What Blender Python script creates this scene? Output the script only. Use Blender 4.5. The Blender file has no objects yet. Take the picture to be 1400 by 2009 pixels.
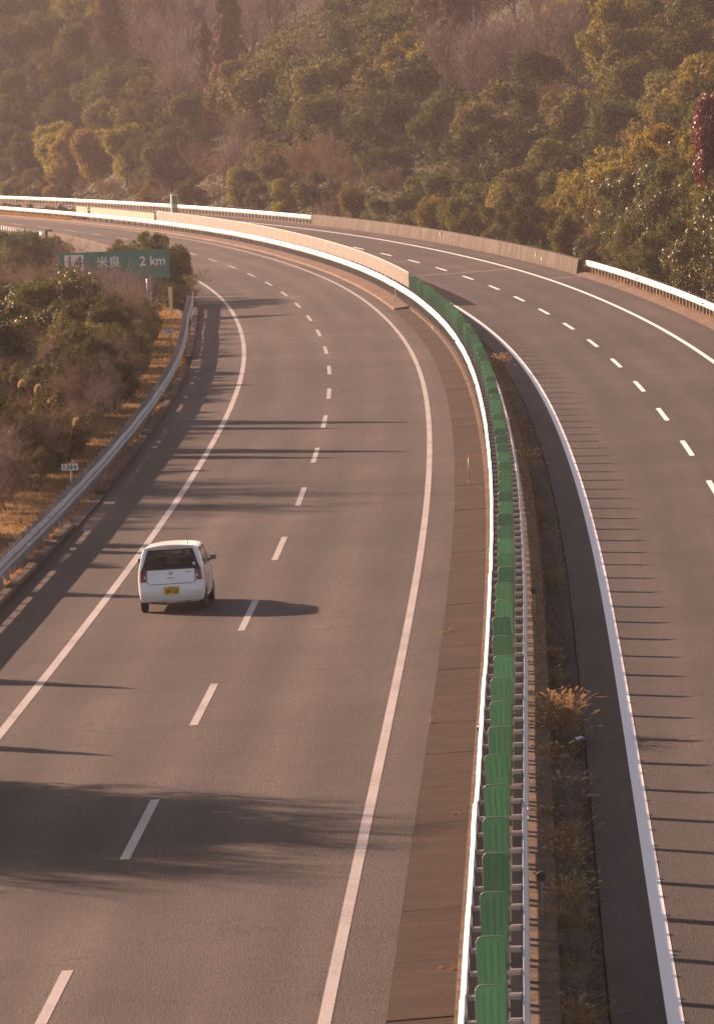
import bpy, bmesh, math, random
import numpy as np
from mathutils import Matrix, Vector

# ------------------------------------------------------------------ scene, camera, light
scene = bpy.context.scene
COL = scene.collection
rng = np.random.default_rng(7)
random.seed(7)

CAM_H, PITCH, ROLL, F_PX = 9.2976, 0.051273, math.radians(2.2), 12806.0
cam_data = bpy.data.cameras.new('camera')
cam = bpy.data.objects.new('camera', cam_data)
COL.objects.link(cam)
_f = Vector((0, math.cos(PITCH), -math.sin(PITCH)))
_u = Vector((0, math.sin(PITCH), math.cos(PITCH)))
_r = Vector((1, 0, 0))
_rr = _r * math.cos(ROLL) - _u * math.sin(ROLL)
_uu = _r * math.sin(ROLL) + _u * math.cos(ROLL)
cam.matrix_world = Matrix(((_rr.x, _uu.x, -_f.x, 0), (_rr.y, _uu.y, -_f.y, 0), (_rr.z, _uu.z, -_f.z, CAM_H), (0, 0, 0, 1)))
cam_data.sensor_fit = 'HORIZONTAL'
cam_data.sensor_width = 24.0
cam_data.lens = F_PX / 1400.0 * 24.0
cam_data.clip_start = 1.0
cam_data.clip_end = 4000.0
cam_data.dof.use_dof = True
cam_data.dof.focus_distance = 150.0
cam_data.dof.aperture_fstop = 9.0
scene.camera = cam

SUN_EL, SUN_AZ = math.radians(18.6), math.radians(40.0)      # azimuth to the left of +Y
sun_dir = Vector((-math.sin(SUN_AZ) * math.cos(SUN_EL), math.cos(SUN_AZ) * math.cos(SUN_EL), math.sin(SUN_EL)))
world = bpy.data.worlds.new('World')
scene.world = world
world.use_nodes = True
wn = world.node_tree
sky = wn.nodes.new('ShaderNodeTexSky')
sky.sky_type = 'NISHITA'
sky.sun_disc = False
sky.sun_elevation = SUN_EL
sky.sun_rotation = -SUN_AZ
sky.air_density = 1.0
sky.dust_density = 1.2
bg = wn.nodes['Background']
wn.links.new(sky.outputs[0], bg.inputs[0])
bg.inputs[1].default_value = 0.062
sl = bpy.data.lights.new('sun', 'SUN')
sl.energy = 4.9
sl.angle = math.radians(0.6)
sl.color = (1.0, 0.80, 0.64)
sun = bpy.data.objects.new('sun', sl)
COL.objects.link(sun)
sun.rotation_euler = (-sun_dir).to_track_quat('-Z', 'Y').to_euler()
sun.location = (-60, 60, 80)
scene.view_settings.view_transform = 'Standard'
scene.view_settings.look = 'None'
scene.view_settings.gamma = 1.0
scene.view_settings.exposure = 1.46
scene.view_settings.use_curve_mapping = False
scene.view_settings.use_white_balance = True
scene.view_settings.white_balance_temperature = 8100
scene.view_settings.white_balance_tint = 29
scene.cycles.max_bounces = 6
scene.cycles.transparent_max_bounces = 24
scene.cycles.volume_bounces = 0

# ------------------------------------------------------------------ helpers
def tag(o, label=None, cat=None, group=None, kind=None):
    if label: o['label'] = label
    if cat: o['category'] = cat
    if group: o['group'] = group
    if kind: o['kind'] = kind
    return o

def empty(name, loc=(0, 0, 0), label=None, cat=None, group=None):
    o = bpy.data.objects.new(name, None)
    o.empty_display_size = 0.3
    o.location = loc
    COL.objects.link(o)
    return tag(o, label, cat, group)

def link_mesh(name, me, mat=None, parent=None, loc=None, mtx=None):
    o = bpy.data.objects.new(name, me)
    if mat is not None:
        if len(me.materials) == 0:
            me.materials.append(mat)
        if me.materials[0] != mat:
            o.material_slots[0].link = 'OBJECT'
            o.material_slots[0].material = mat
    if parent is not None: o.parent = parent
    if mtx is not None: o.matrix_local = mtx
    elif loc is not None: o.location = loc
    COL.objects.link(o)
    return o

def mesh_np(name, verts, faces, smooth=False):
    """verts (n,3) and faces (m,k) arrays -> mesh"""
    me = bpy.data.meshes.new(name)
    v = np.asarray(verts, dtype=np.float32)
    f = np.asarray(faces, dtype=np.int32)
    me.vertices.add(len(v)); me.vertices.foreach_set('co', v.ravel())
    k = f.shape[1]
    me.loops.add(f.size); me.loops.foreach_set('vertex_index', f.ravel())
    me.polygons.add(len(f))
    me.polygons.foreach_set('loop_start', np.arange(0, f.size, k, dtype=np.int32))
    me.polygons.foreach_set('loop_total', np.full(len(f), k, dtype=np.int32))
    if smooth: me.polygons.foreach_set('use_smooth', np.ones(len(f), dtype=bool))
    me.update(calc_edges=True)
    return me

class MB:
    """collects simple solids and builds one mesh"""
    def __init__(s): s.v = []; s.f = []
    def add(s, vs, fs):
        o = len(s.v); s.v += [tuple(v) for v in vs]; s.f += [tuple(i + o for i in f) for f in fs]
    def box(s, c, d, m=None):
        x, y, z = d[0] / 2, d[1] / 2, d[2] / 2
        vs = [Vector((sx * x, sy * y, sz * z)) for sz in (-1, 1) for sy in (-1, 1) for sx in (-1, 1)]
        if m is not None: vs = [m @ v for v in vs]
        vs = [v + Vector(c) for v in vs]
        s.add(vs, [(0, 2, 3, 1), (4, 5, 7, 6), (0, 1, 5, 4), (2, 6, 7, 3), (0, 4, 6, 2), (1, 3, 7, 5)])
    def tube(s, pts, rad, n=8, cap=True):
        pts = [Vector(p) for p in pts]
        if not hasattr(rad, '__len__'): rad = [rad] * len(pts)
        rings = []
        for i, p in enumerate(pts):
            a = pts[max(i - 1, 0)]; b = pts[min(i + 1, len(pts) - 1)]
            t = (b - a).normalized()
            ref = Vector((0, 0, 1)) if abs(t.z) < 0.9 else Vector((1, 0, 0))
            x = t.cross(ref).normalized(); y = t.cross(x)
            rings.append([p + (x * math.cos(q) + y * math.sin(q)) * rad[i] for q in [2 * math.pi * k / n for k in range(n)]])
        o = len(s.v)
        for r in rings: s.v += [tuple(v) for v in r]
        for i in range(len(rings) - 1):
            for k in range(n):
                a = o + i * n + k; b = o + i * n + (k + 1) % n
                s.f.append((a, b, b + n, a + n))
        if cap:
            s.f.append(tuple(o + k for k in range(n))[::-1])
            s.f.append(tuple(o + (len(rings) - 1) * n + k for k in range(n)))
    def prism(s, poly, y0, y1):
        """polygon in XZ extruded along Y"""
        n = len(poly); o = len(s.v)
        s.v += [(x, y0, z) for x, z in poly] + [(x, y1, z) for x, z in poly]
        s.f.append(tuple(o + i for i in range(n))); s.f.append(tuple(o + n + i for i in range(n))[::-1])
        for i in range(n):
            j = (i + 1) % n
            s.f.append((o + i, o + n + i, o + n + j, o + j))
    def mesh(s, name, smooth=False, bevel=0):
        me = bpy.data.meshes.new(name)
        me.from_pydata(s.v, [], s.f)
        if bevel or True:
            bm = bmesh.new(); bm.from_mesh(me)
            bmesh.ops.recalc_face_normals(bm, faces=bm.faces)
            if bevel:
                es = [e for e in bm.edges if len(e.link_faces) == 2 and e.calc_face_angle(0) > 0.6]
                bmesh.ops.bevel(bm, geom=es, offset=bevel, segments=2, profile=0.6, affect='EDGES', clamp_overlap=True)
            if smooth:
                for f in bm.faces: f.smooth = True
            bm.to_mesh(me); bm.free()
        return me

ONES = ['', 'first', 'second', 'third', 'fourth', 'fifth', 'sixth', 'seventh', 'eighth', 'ninth', 'tenth', 'eleventh', 'twelfth',
        'thirteenth', 'fourteenth', 'fifteenth', 'sixteenth', 'seventeenth', 'eighteenth', 'nineteenth', 'twentieth']
def nth(n):
    if n <= 20: return ONES[n]
    return '%d%s' % (n, {1: 'st', 2: 'nd', 3: 'rd'}.get(n % 10 if n % 100 not in (11, 12, 13) else 0, 'th'))

# ------------------------------------------------------------------ road alignment (metres)
KN = np.linspace(40, 800, 20)
KV = np.array([0.2447, 0.0813, -0.0723, -0.2047, -0.2171, -0.3526, -0.4636, -0.3672, -0.545, -0.5028, -0.3982, -0.6392, -0.6298,
               -0.4518, -0.3741, -0.4608, -0.6304, -0.8128, -0.9953, -1.1778]) / 1000
SS = np.arange(-80.0, 1000.0, 1.0)
_k = np.where(SS < 40, 0.0, np.interp(SS, KN, KV))
_h = np.concatenate([[0], np.cumsum((_k[1:] + _k[:-1]) / 2)])
_h = _h - np.interp(40, SS, _h) + 0.02102
_hm = (_h[1:] + _h[:-1]) / 2
_x = np.concatenate([[0], np.cumsum(np.sin(_hm))]); _x += -5.0547 - np.interp(40, SS, _x)
_y = np.concatenate([[0], np.cumsum(np.cos(_hm))]); _y += 40 - np.interp(40, SS, _y)
_z = 0.01403 * (SS - 140) - 0.1316e-5 * (SS - 140) ** 2
EL, ER, UR, ZR = 0.025418, 0.035627, 11.197, 0.0647
U_SPLIT = 6.36

def head(s): return float(np.interp(s, SS, _h))
def zl(s, u): return np.interp(s, SS, _z) + EL * u
def zr(s, u): return np.interp(s, SS, _z) + ZR + ER * (u - UR)
def zroad(s, u): return np.where(np.asarray(u) < U_SPLIT, zl(s, u), zr(s, u))
def xy(s, u):
    h = np.interp(s, SS, _h)
    return np.interp(s, SS, _x) + u * np.cos(h), np.interp(s, SS, _y) - u * np.sin(h)
def P(s, u, h=0.0):
    x, y = xy(s, u)
    return Vector((float(x), float(y), float(zroad(s, u)) + h))
def PL(s, u, h=0.0):
    x, y = xy(s, u); return Vector((float(x), float(y), float(zl(s, u)) + h))
def frame(s, u, h=0.0, left=None):
    """matrix: local X to the right of the road, Y along it, Z up"""
    a = head(s)
    p = P(s, u, h) if left is None else (PL(s, u, h) if left else P(s, u, h))
    return Matrix.Translation(p) @ Matrix.Rotation(-a, 4, 'Z')
def project(x, y, z):
    cp, sp = math.cos(PITCH), math.sin(PITCH)
    dz = z - CAM_H; dep = y * cp - dz * sp; up = y * sp + dz * cp
    a = F_PX * x / dep; b = -F_PX * up / dep
    return 700 + a * math.cos(ROLL) + b * math.sin(ROLL), 1004.5 - a * math.sin(ROLL) + b * math.cos(ROLL)

def smooth(a, b, x):
    t = np.clip((np.asarray(x, dtype=float) - a) / (b - a), 0, 1)
    return t * t * (3 - 2 * t)
def wob(s, u, q=1.0):
    return (np.sin(s * 0.061 * q + u * 0.043 * q) + np.sin(s * 0.023 * q - u * 0.087 * q + 1.3) + 0.6 * np.sin(s * 0.131 * q + u * 0.117 * q + 0.5)) / 2.6
U_KERB_L, U_EDGE_R = -5.95, 17.35
def ground(s, u):
    """height of the terrain"""
    s = np.asarray(s, dtype=float); u = np.asarray(u, dtype=float)
    base = zroad(s, np.clip(u, U_KERB_L, U_EDGE_R))
    # left: flat verge, then a bank that falls away; deeper where the road runs on a wall
    drop = smooth(395, 440, s) * (1 - smooth(560, 640, s))
    vb = -9.2
    d = np.clip(vb - u, 0, None)
    left = base + 0.04 - 0.30 * np.clip(d, 0, 18) + 0.35 * wob(s, u) * smooth(0, 4, d) - drop * (2.0 * smooth(-6.0, -6.3, u) + 0.8)
    # right: narrow bench then the hill
    hollow = smooth(392, 420, s) * (1 - smooth(500, 540, s))
    e = np.clip(u - 19.2, 0, None)
    slope = 0.36 + 0.22 * smooth(480, 620, s) + 0.3 * smooth(660, 780, s)
    rise = slope * np.clip(e - 9 * hollow, 0, None)
    rise = 44 * (1 - np.exp(-rise / 44 * 1.1))
    right = base + 0.03 + rise - 1.6 * hollow * smooth(0, 1.5, e) * (1 - smooth(8, 16, e)) + 1.1 * wob(s, u) * smooth(2, 14, e) + 4.2 * np.sin(s * 2 * math.pi / 78 + u * 0.035 + 0.6) * smooth(10, 45, e) * smooth(440, 560, s)
    mid = base - 0.45
    return np.where(u < U_KERB_L + 0.001, left, np.where(u > U_EDGE_R - 0.001, right, mid))
def G(s, u):
    x, y = xy(s, u); return Vector((float(x), float(y), float(ground(s, u))))
def u_at(px, s):
    """offset from the road line of the terrain point at distance s that lies on the image column px"""
    lo, hi = -120.0, 200.0
    for _ in range(40):
        m = (lo + hi) / 2; p = G(s, m)
        if project(p.x, p.y, p.z)[0] < px: lo = m
        else: hi = m
    return lo

# ------------------------------------------------------------------ materials
def nm(name):
    m = bpy.data.materials.new(name); m.use_nodes = True
    nt = m.node_tree; b = nt.nodes['Principled BSDF']
    return m, nt, b
def node(nt, t, **kw):
    n = nt.nodes.new(t)
    for k, v in kw.items(): setattr(n, k, v)
    return n
def ramp(nt, fac, stops):
    r = node(nt, 'ShaderNodeValToRGB')
    el = r.color_ramp.elements
    while len(el) < len(stops): el.new(0.5)
    for e, (p, c) in zip(el, stops):
        e.position = p; e.color = (*c, 1) if len(c) == 3 else c
    nt.links.new(fac, r.inputs[0]); return r.outputs[0]
def noise(nt, scale, detail=4, vec=None, rough=0.6):
    n = node(nt, 'ShaderNodeTexNoise'); n.inputs['Scale'].default_value = scale
    n.inputs['Detail'].default_value = detail; n.inputs['Roughness'].default_value = rough
    if vec is not None: nt.links.new(vec, n.inputs['Vector'])
    return n.outputs['Fac']
def mixc(nt, fac, a, b, mode='MIX'):
    m = node(nt, 'ShaderNodeMix', data_type='RGBA', blend_type=mode)
    for sock, v in ((m.inputs[0], fac), (m.inputs[6], a), (m.inputs[7], b)):
        if isinstance(v, (int, float)): sock.default_value = v
        elif isinstance(v, tuple): sock.default_value = (*v, 1)
        else: nt.links.new(v, sock)
    return m.outputs[2]
def objco(nt, scale=(1, 1, 1)):
    t = node(nt, 'ShaderNodeTexCoord'); mp = node(nt, 'ShaderNodeMapping')
    mp.inputs['Scale'].default_value = scale
    nt.links.new(t.outputs['Object'], mp.inputs[0]); return mp.outputs[0]
def uvco(nt, scale=(1, 1, 1)):
    t = node(nt, 'ShaderNodeUVMap'); mp = node(nt, 'ShaderNodeMapping')
    mp.inputs['Scale'].default_value = scale
    nt.links.new(t.outputs[0], mp.inputs[0]); return mp.outputs[0]
def bump(nt, b, h, strength, dist):
    n = node(nt, 'ShaderNodeBump'); n.inputs['Strength'].default_value = strength; n.inputs['Distance'].default_value = dist
    nt.links.new(h, n.inputs['Height']); nt.links.new(n.outputs[0], b.inputs['Normal'])
def plain(name, col, rough=0.6, metal=0.0, var=0.12, scale=6.0, spec=0.5):
    m, nt, b = nm(name)
    n = noise(nt, scale, 5, objco(nt))
    lo = tuple(c * (1 - var) for c in col); hi = tuple(min(1, c * (1 + var)) for c in col)
    nt.links.new(ramp(nt, n, [(0.3, lo), (0.7, hi)]), b.inputs['Base Color'])
    b.inputs['Roughness'].default_value = rough; b.inputs['Metallic'].default_value = metal
    b.inputs['Specular IOR Level'].default_value = spec
    return m

def asphalt(name, tint):
    """UV: u across the road in metres, v along it"""
    m, nt, b = nm(name)
    co = uvco(nt)
    fine = mixc(nt, 0.5, noise(nt, 19, 3, co, 0.9), noise(nt, 1.0, 3, uvco(nt, (38, 10, 1)), 0.8))
    mid = noise(nt, 2.2, 5, co)
    lng = noise(nt, 1.0, 4, uvco(nt, (0.75, 0.022, 1)))
    patch = noise(nt, 0.09, 3, co)
    c0 = tuple(c * 0.40 for c in tint); c1 = tint; c2 = tuple(c * 1.9 for c in tint)
    col = ramp(nt, fine, [(0.40, c0), (0.5, c1), (0.61, c2)])
    col = mixc(nt, 0.55, col, ramp(nt, mid, [(0.3, (0.62, 0.62, 0.62)), (0.7, (1.2, 1.18, 1.15))]), 'MULTIPLY')
    col = mixc(nt, 0.75, col, ramp(nt, lng, [(0.34, (0.58, 0.57, 0.57)), (0.66, (1.3, 1.27, 1.25))]), 'MULTIPLY')
    col = mixc(nt, 0.6, col, ramp(nt, patch, [(0.38, (0.62, 0.60, 0.60)), (0.62, (1.2, 1.2, 1.2))]), 'MULTIPLY')
    big = noise(nt, 1.0, 4, uvco(nt, (0.14, 0.022, 1)))
    col = mixc(nt, 0.8, col, ramp(nt, big, [(0.36, (0.66, 0.64, 0.63)), (0.64, (1.2, 1.2, 1.2))]), 'MULTIPLY')
    # faint wheel tracks, 1.75 m apart
    sx = node(nt, 'ShaderNodeSeparateXYZ'); nt.links.new(co, sx.inputs[0])
    m1 = node(nt, 'ShaderNodeMath', operation='MULTIPLY'); m1.inputs[1].default_value = 2 * math.pi / 1.75; nt.links.new(sx.outputs[0], m1.inputs[0])
    m2 = node(nt, 'ShaderNodeMath', operation='COSINE'); nt.links.new(m1.outputs[0], m2.inputs[0])
    m3 = node(nt, 'ShaderNodeMapRange'); m3.inputs[1].default_value = -1; m3.inputs[2].default_value = 1; m3.inputs[3].default_value = 0.74; m3.inputs[4].default_value = 1.14; nt.links.new(m2.outputs[0], m3.inputs[0])
    col = mixc(nt, 0.8, col, m3.outputs[0], 'MULTIPLY')
    # hairline cracks that wander along the wheel track
    cr = node(nt, 'ShaderNodeTexVoronoi', feature='DISTANCE_TO_EDGE'); cr.inputs['Scale'].default_value = 0.8
    dis = node(nt, 'ShaderNodeTexNoise'); dis.inputs['Scale'].default_value = 3.0
    nt.links.new(co, dis.inputs['Vector'])
    mv = node(nt, 'ShaderNodeVectorMath', operation='ADD')
    nt.links.new(uvco(nt, (0.5, 0.12, 1)), mv.inputs[0]); nt.links.new(dis.outputs['Color'], mv.inputs[1])
    nt.links.new(mv.outputs[0], cr.inputs['Vector'])
    thr = ramp(nt, cr.outputs['Distance'], [(0.0, (1, 1, 1)), (0.022, (0, 0, 0))])
    gate = ramp(nt, noise(nt, 0.25, 3, co), [(0.53, (0, 0, 0)), (0.60, (1, 1, 1))])
    crk = mixc(nt, 1.0, thr, gate, 'MULTIPLY')
    col = mixc(nt, crk, col, tuple(c * 0.25 for c in tint))
    nt.links.new(col, b.inputs['Base Color'])
    b.inputs['Roughness'].default_value = 0.8
    b.inputs['Specular IOR Level'].default_value = 0.12
    bump(nt, b, fine, 1.0, 0.05)
    return m
M = {}
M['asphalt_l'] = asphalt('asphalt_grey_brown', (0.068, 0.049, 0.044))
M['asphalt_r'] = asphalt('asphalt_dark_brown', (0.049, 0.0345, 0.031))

def paint(name, col, wear):
    m, nt, b = nm(name)
    n = noise(nt, 1.0, 4, uvco(nt, (30, 6, 1)), 0.85); w = noise(nt, 0.35, 3, uvco(nt))
    a = mixc(nt, 0.38, n, w)
    dark = (0.15, 0.125, 0.11)
    nt.links.new(ramp(nt, a, [(wear - 0.05, dark), (wear + 0.09, col)]), b.inputs['Base Color'])
    b.inputs['Roughness'].default_value = 0.65
    return m
M['paint_worn'] = paint('road_paint_worn', (0.31, 0.27, 0.25), 0.43)
M['paint'] = paint('road_paint_fresh', (0.74, 0.71, 0.69), 0.27)

def concrete(name, base, stain, uv=False, streak=(1, 1, 1), amt=0.8, rough=0.85):
    m, nt, b = nm(name)
    co = uvco(nt) if uv else objco(nt)
    cs = uvco(nt, streak) if uv else objco(nt, streak)
    n1 = noise(nt, 1.0, 6, cs, 0.65); n2 = noise(nt, 24, 4, co, 0.7); n3 = noise(nt, 0.35, 4, co)
    col = mixc(nt, ramp(nt, n1, [(0.35, (0, 0, 0)), (0.68, (1, 1, 1))]), base, stain)
    col = mixc(nt, 0.5, col, ramp(nt, n2, [(0.3, (0.7, 0.7, 0.7)), (0.7, (1.2, 1.2, 1.2))]), 'MULTIPLY')
    col = mixc(nt, amt, col, ramp(nt, n3, [(0.35, (0.72, 0.7, 0.68)), (0.65, (1.15, 1.15, 1.15))]), 'MULTIPLY')
    n4 = noise(nt, 1.7, 5, co, 0.7)
    col = mixc(nt, 0.6, col, ramp(nt, n4, [(0.36, (0.62, 0.60, 0.58)), (0.62, (1.25, 1.22, 1.2))]), 'MULTIPLY')
    sp = ramp(nt, noise(nt, 6.5, 2, co, 0.3), [(0.70, (0, 0, 0)), (0.73, (1, 1, 1))])
    col = mixc(nt, sp, col, tuple(c * 0.3 for c in stain))
    nt.links.new(col, b.inputs['Base Color']); b.inputs['Roughness'].default_value = rough
    b.inputs['Specular IOR Level'].default_value = 0.05
    bump(nt, b, n2, 0.35, 0.01)
    return m
M['strip'] = concrete('concrete_strip_brown', (0.052, 0.0285, 0.0178), (0.030, 0.0165, 0.0105), True, (0.35, 5.0, 1))
M['ledge'] = concrete('concrete_ledge', (0.19, 0.125, 0.086), (0.095, 0.064, 0.046), True, (0.8, 2.0, 1))
M['gutter'] = concrete('concrete_gutter_dark', (0.060, 0.045, 0.036), (0.030, 0.023, 0.019), True, (3.0, 0.3, 1))
M['wall'] = concrete('concrete_wall_stained', (0.105, 0.083, 0.066), (0.050, 0.038, 0.030), False, (1.1, 1.1, 0.16))
M['base'] = concrete('concrete_base_shaded', (0.085, 0.072, 0.066), (0.05, 0.042, 0.04), True, (1, 2, 1))  # darker version of the ledge concrete: shade between the rails put into the colour
M['kerb'] = concrete('kerb_asphalt_concrete', (0.075, 0.052, 0.040), (0.040, 0.028, 0.022), True, (1, 1, 1))
M['rail_white'] = plain('rail_white_paint', (0.60, 0.565, 0.53), 0.5, 0, 0.12, 2.5)
M['rail_grey'] = plain('rail_galvanised', (0.30, 0.285, 0.285), 0.55, 0.2, 0.18, 3)
M['post'] = plain('post_galvanised', (0.24, 0.225, 0.225), 0.55, 0.2, 0.15, 4)
M['post_m'] = plain('post_median_shaded', (0.16, 0.15, 0.155), 0.6, 0.1, 0.25, 4)  # median posts darkened in colour to stand for their shaded rear faces
M['bar'] = plain('bar_galvanised', (0.34, 0.295, 0.26), 0.5, 0.2, 0.12, 4)
M['dark'] = plain('dark_plastic', (0.02, 0.02, 0.02), 0.5)
M['orange'] = plain('orange_reflector', (0.85, 0.26, 0.02), 0.3)
M['wood'] = plain('pale_post', (0.55, 0.45, 0.30), 0.7)
M['sign_back'] = plain('sign_metal', (0.42, 0.40, 0.38), 0.5, 0.3)
M['sign_green'] = plain('sign_green', (0.024, 0.200, 0.145), 0.45, 0, 0.06, 1.2)
M['sign_white'] = plain('sign_white', (0.80, 0.77, 0.72), 0.5, 0, 0.04)
M['sign_text'] = plain('sign_text_green', (0.03, 0.12, 0.085), 0.5, 0, 0.04)
M['joint'] = plain('expansion_joint', (0.30, 0.25, 0.22), 0.6, 0.2)

def blade_mat():
    m, nt, b = nm('green_blade_plastic')
    n = noise(nt, 1.0, 5, objco(nt, (9, 9, 0.8)))
    oi = node(nt, 'ShaderNodeObjectInfo')
    col = ramp(nt, n, [(0.3, (0.130, 0.350, 0.195)), (0.72, (0.205, 0.440, 0.275))])
    v = node(nt, 'ShaderNodeHueSaturation')
    r = node(nt, 'ShaderNodeMapRange'); r.inputs[3].default_value = 0.68; r.inputs[4].default_value = 1.25
    nt.links.new(oi.outputs['Random'], r.inputs[0]); nt.links.new(r.outputs[0], v.inputs['Value']); nt.links.new(col, v.inputs['Color'])
    nt.links.new(v.outputs[0], b.inputs['Base Color']); b.inputs['Roughness'].default_value = 0.45
    t = node(nt, 'ShaderNodeBsdfTranslucent'); nt.links.new(v.outputs[0], t.inputs[0])
    mx = node(nt, 'ShaderNodeMixShader'); mx.inputs[0].default_value = 0.35
    nt.links.new(b.outputs[0], mx.inputs[1]); nt.links.new(t.outputs[0], mx.inputs[2])
    nt.links.new(mx.outputs[0], nt.nodes['Material Output'].inputs[0])
    return m
M['blade'] = blade_mat()

def mesh_mat(name, col, hole):
    m, nt, b = nm(name)
    b.inputs['Base Color'].default_value = (*col, 1); b.inputs['Roughness'].default_value = 0.6
    t = node(nt, 'ShaderNodeBsdfTransparent'); mx = node(nt, 'ShaderNodeMixShader')
    w = noise(nt, 1.2, 3, objco(nt))
    r = node(nt, 'ShaderNodeMapRange'); r.inputs[3].default_value = hole - 0.08; r.inputs[4].default_value = hole + 0.08
    nt.links.new(w, r.inputs[0]); nt.links.new(r.outputs[0], mx.inputs[0])
    nt.links.new(b.outputs[0], mx.inputs[1]); nt.links.new(t.outputs[0], mx.inputs[2])
    nt.links.new(mx.outputs[0], nt.nodes['Material Output'].inputs[0])
    return m
M['mesh_tan'] = mesh_mat('fence_mesh_tan', (0.125, 0.098, 0.077), 0.30)
M['panel_green'] = plain('fence_panel_green', (0.075, 0.095, 0.045), 0.6, 0, 0.08)

def ground_mat():
    """dry grass near the road (UV x is the distance from the road line), dark leaf litter in the woods"""
    m, nt, b = nm('ground_earth_and_dry_grass')
    co = objco(nt)
    n1 = noise(nt, 0.35, 6, co); n2 = noise(nt, 5, 5, co, 0.75)
    dry = mixc(nt, ramp(nt, n1, [(0.35, (0, 0, 0)), (0.65, (1, 1, 1))]), (0.15, 0.075, 0.030), (0.25, 0.135, 0.055))
    uvn = node(nt, 'ShaderNodeUVMap'); sx = node(nt, 'ShaderNodeSeparateXYZ'); nt.links.new(uvn.outputs[0], sx.inputs[0])
    ab = node(nt, 'ShaderNodeMapRange'); ab.inputs[1].default_value = -11.5; ab.inputs[2].default_value = -9.6; nt.links.new(sx.outputs[0], ab.inputs[0])
    cd = node(nt, 'ShaderNodeMapRange'); cd.inputs[1].default_value = 20.5; cd.inputs[2].default_value = 18.5; nt.links.new(sx.outputs[0], cd.inputs[0])
    mu = node(nt, 'ShaderNodeMath', operation='MULTIPLY'); nt.links.new(ab.outputs[0], mu.inputs[0]); nt.links.new(cd.outputs[0], mu.inputs[1])
    sc_ = node(nt, 'ShaderNodeMapRange'); sc_.inputs[1].default_value = 400; sc_.inputs[2].default_value = 372; nt.links.new(sx.outputs[1], sc_.inputs[0])
    mu2 = node(nt, 'ShaderNodeMath', operation='MULTIPLY'); nt.links.new(mu.outputs[0], mu2.inputs[0]); nt.links.new(sc_.outputs[0], mu2.inputs[1])
    col = mixc(nt, mu2.outputs[0], mixc(nt, n1, (0.026, 0.019, 0.011), (0.060, 0.042, 0.025)), dry)
    col = mixc(nt, 0.7, col, ramp(nt, n2, [(0.3, (0.45, 0.45, 0.42)), (0.7, (1.3, 1.3, 1.3))]), 'MULTIPLY')
    nt.links.new(col, b.inputs['Base Color']); b.inputs['Roughness'].default_value = 0.95
    b.inputs['Specular IOR Level'].default_value = 0.1
    bump(nt, b, n2, 0.8, 0.08)
    return m
M['ground'] = ground_mat()

def leaf_mat(name, dark, light, rough=0.34, trans=0.30, spec=0.55, hue=0.03, objvar=0.35):
    m, nt, b = nm(name)
    g = node(nt, 'ShaderNodeNewGeometry'); oi = node(nt, 'ShaderNodeObjectInfo')
    col = ramp(nt, g.outputs['Random Per Island'], [(0.0, dark), (1.0, light)])
    hs = node(nt, 'ShaderNodeHueSaturation')
    r1 = node(nt, 'ShaderNodeMapRange'); r1.inputs[3].default_value = 0.5 - hue; r1.inputs[4].default_value = 0.5 + hue
    r2 = node(nt, 'ShaderNodeMapRange'); r2.inputs[3].default_value = 1 - objvar; r2.inputs[4].default_value = 1 + objvar
    mt = node(nt, 'ShaderNodeMath', operation='FRACT'); mu = node(nt, 'ShaderNodeMath', operation='MULTIPLY'); mu.inputs[1].default_value = 7.31
    nt.links.new(oi.outputs['Random'], r1.inputs[0]); nt.links.new(oi.outputs['Random'], mu.inputs[0])
    nt.links.new(mu.outputs[0], mt.inputs[0]); nt.links.new(mt.outputs[0], r2.inputs[0])
    nt.links.new(r1.outputs[0], hs.inputs['Hue']); nt.links.new(r2.outputs[0], hs.inputs['Value'])
    nt.links.new(col, hs.inputs['Color'])
    nt.links.new(hs.outputs[0], b.inputs['Base Color'])
    b.inputs['Roughness'].default_value = rough; b.inputs['Specular IOR Level'].default_value = spec
    t = node(nt, 'ShaderNodeBsdfTranslucent'); nt.links.new(hs.outputs[0], t.inputs[0])
    mx = node(nt, 'ShaderNodeMixShader'); mx.inputs[0].default_value = trans
    nt.links.new(b.outputs[0], mx.inputs[1]); nt.links.new(t.outputs[0], mx.inputs[2])
    nt.links.new(mx.outputs[0], nt.nodes['Material Output'].inputs[0])
    return m
M['leaf_dark'] = leaf_mat('leaves_dark_evergreen', (0.022, 0.031, 0.008), (0.090, 0.094, 0.024), 0.6, 0.42, 0.05)
M['leaf_olive'] = leaf_mat('leaves_olive', (0.038, 0.044, 0.011), (0.165, 0.145, 0.036), 0.6, 0.45, 0.05)
M['leaf_gold'] = leaf_mat('leaves_golden_green', (0.080, 0.070, 0.011), (0.280, 0.205, 0.032), 0.6, 0.45, 0.05)
M['leaf_gloss'] = leaf_mat('leaves_glossy', (0.044, 0.050, 0.014), (0.125, 0.112, 0.032), 0.42, 0.34, 0.14)
M['leaf_rust'] = leaf_mat('leaves_rust_cedar', (0.090, 0.045, 0.020), (0.170, 0.085, 0.038), 0.7, 0.2, 0.05)
M['leaf_red'] = leaf_mat('leaves_dark_red', (0.060, 0.013, 0.012), (0.140, 0.030, 0.026), 0.42, 0.35, 0.25)
M['leaf_tan'] = leaf_mat('leaves_tan_bamboo', (0.130, 0.105, 0.045), (0.240, 0.190, 0.085), 0.5, 0.4, 0.3)
M['twig'] = leaf_mat('twigs_pinkish_grey', (0.150, 0.105, 0.085), (0.300, 0.220, 0.180), 0.8, 0.05, 0.2, 0.01, 0.25)
M['twig_brown'] = leaf_mat('twigs_brown', (0.130, 0.078, 0.048), (0.270, 0.165, 0.100), 0.8, 0.1, 0.2, 0.02, 0.25)
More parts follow.
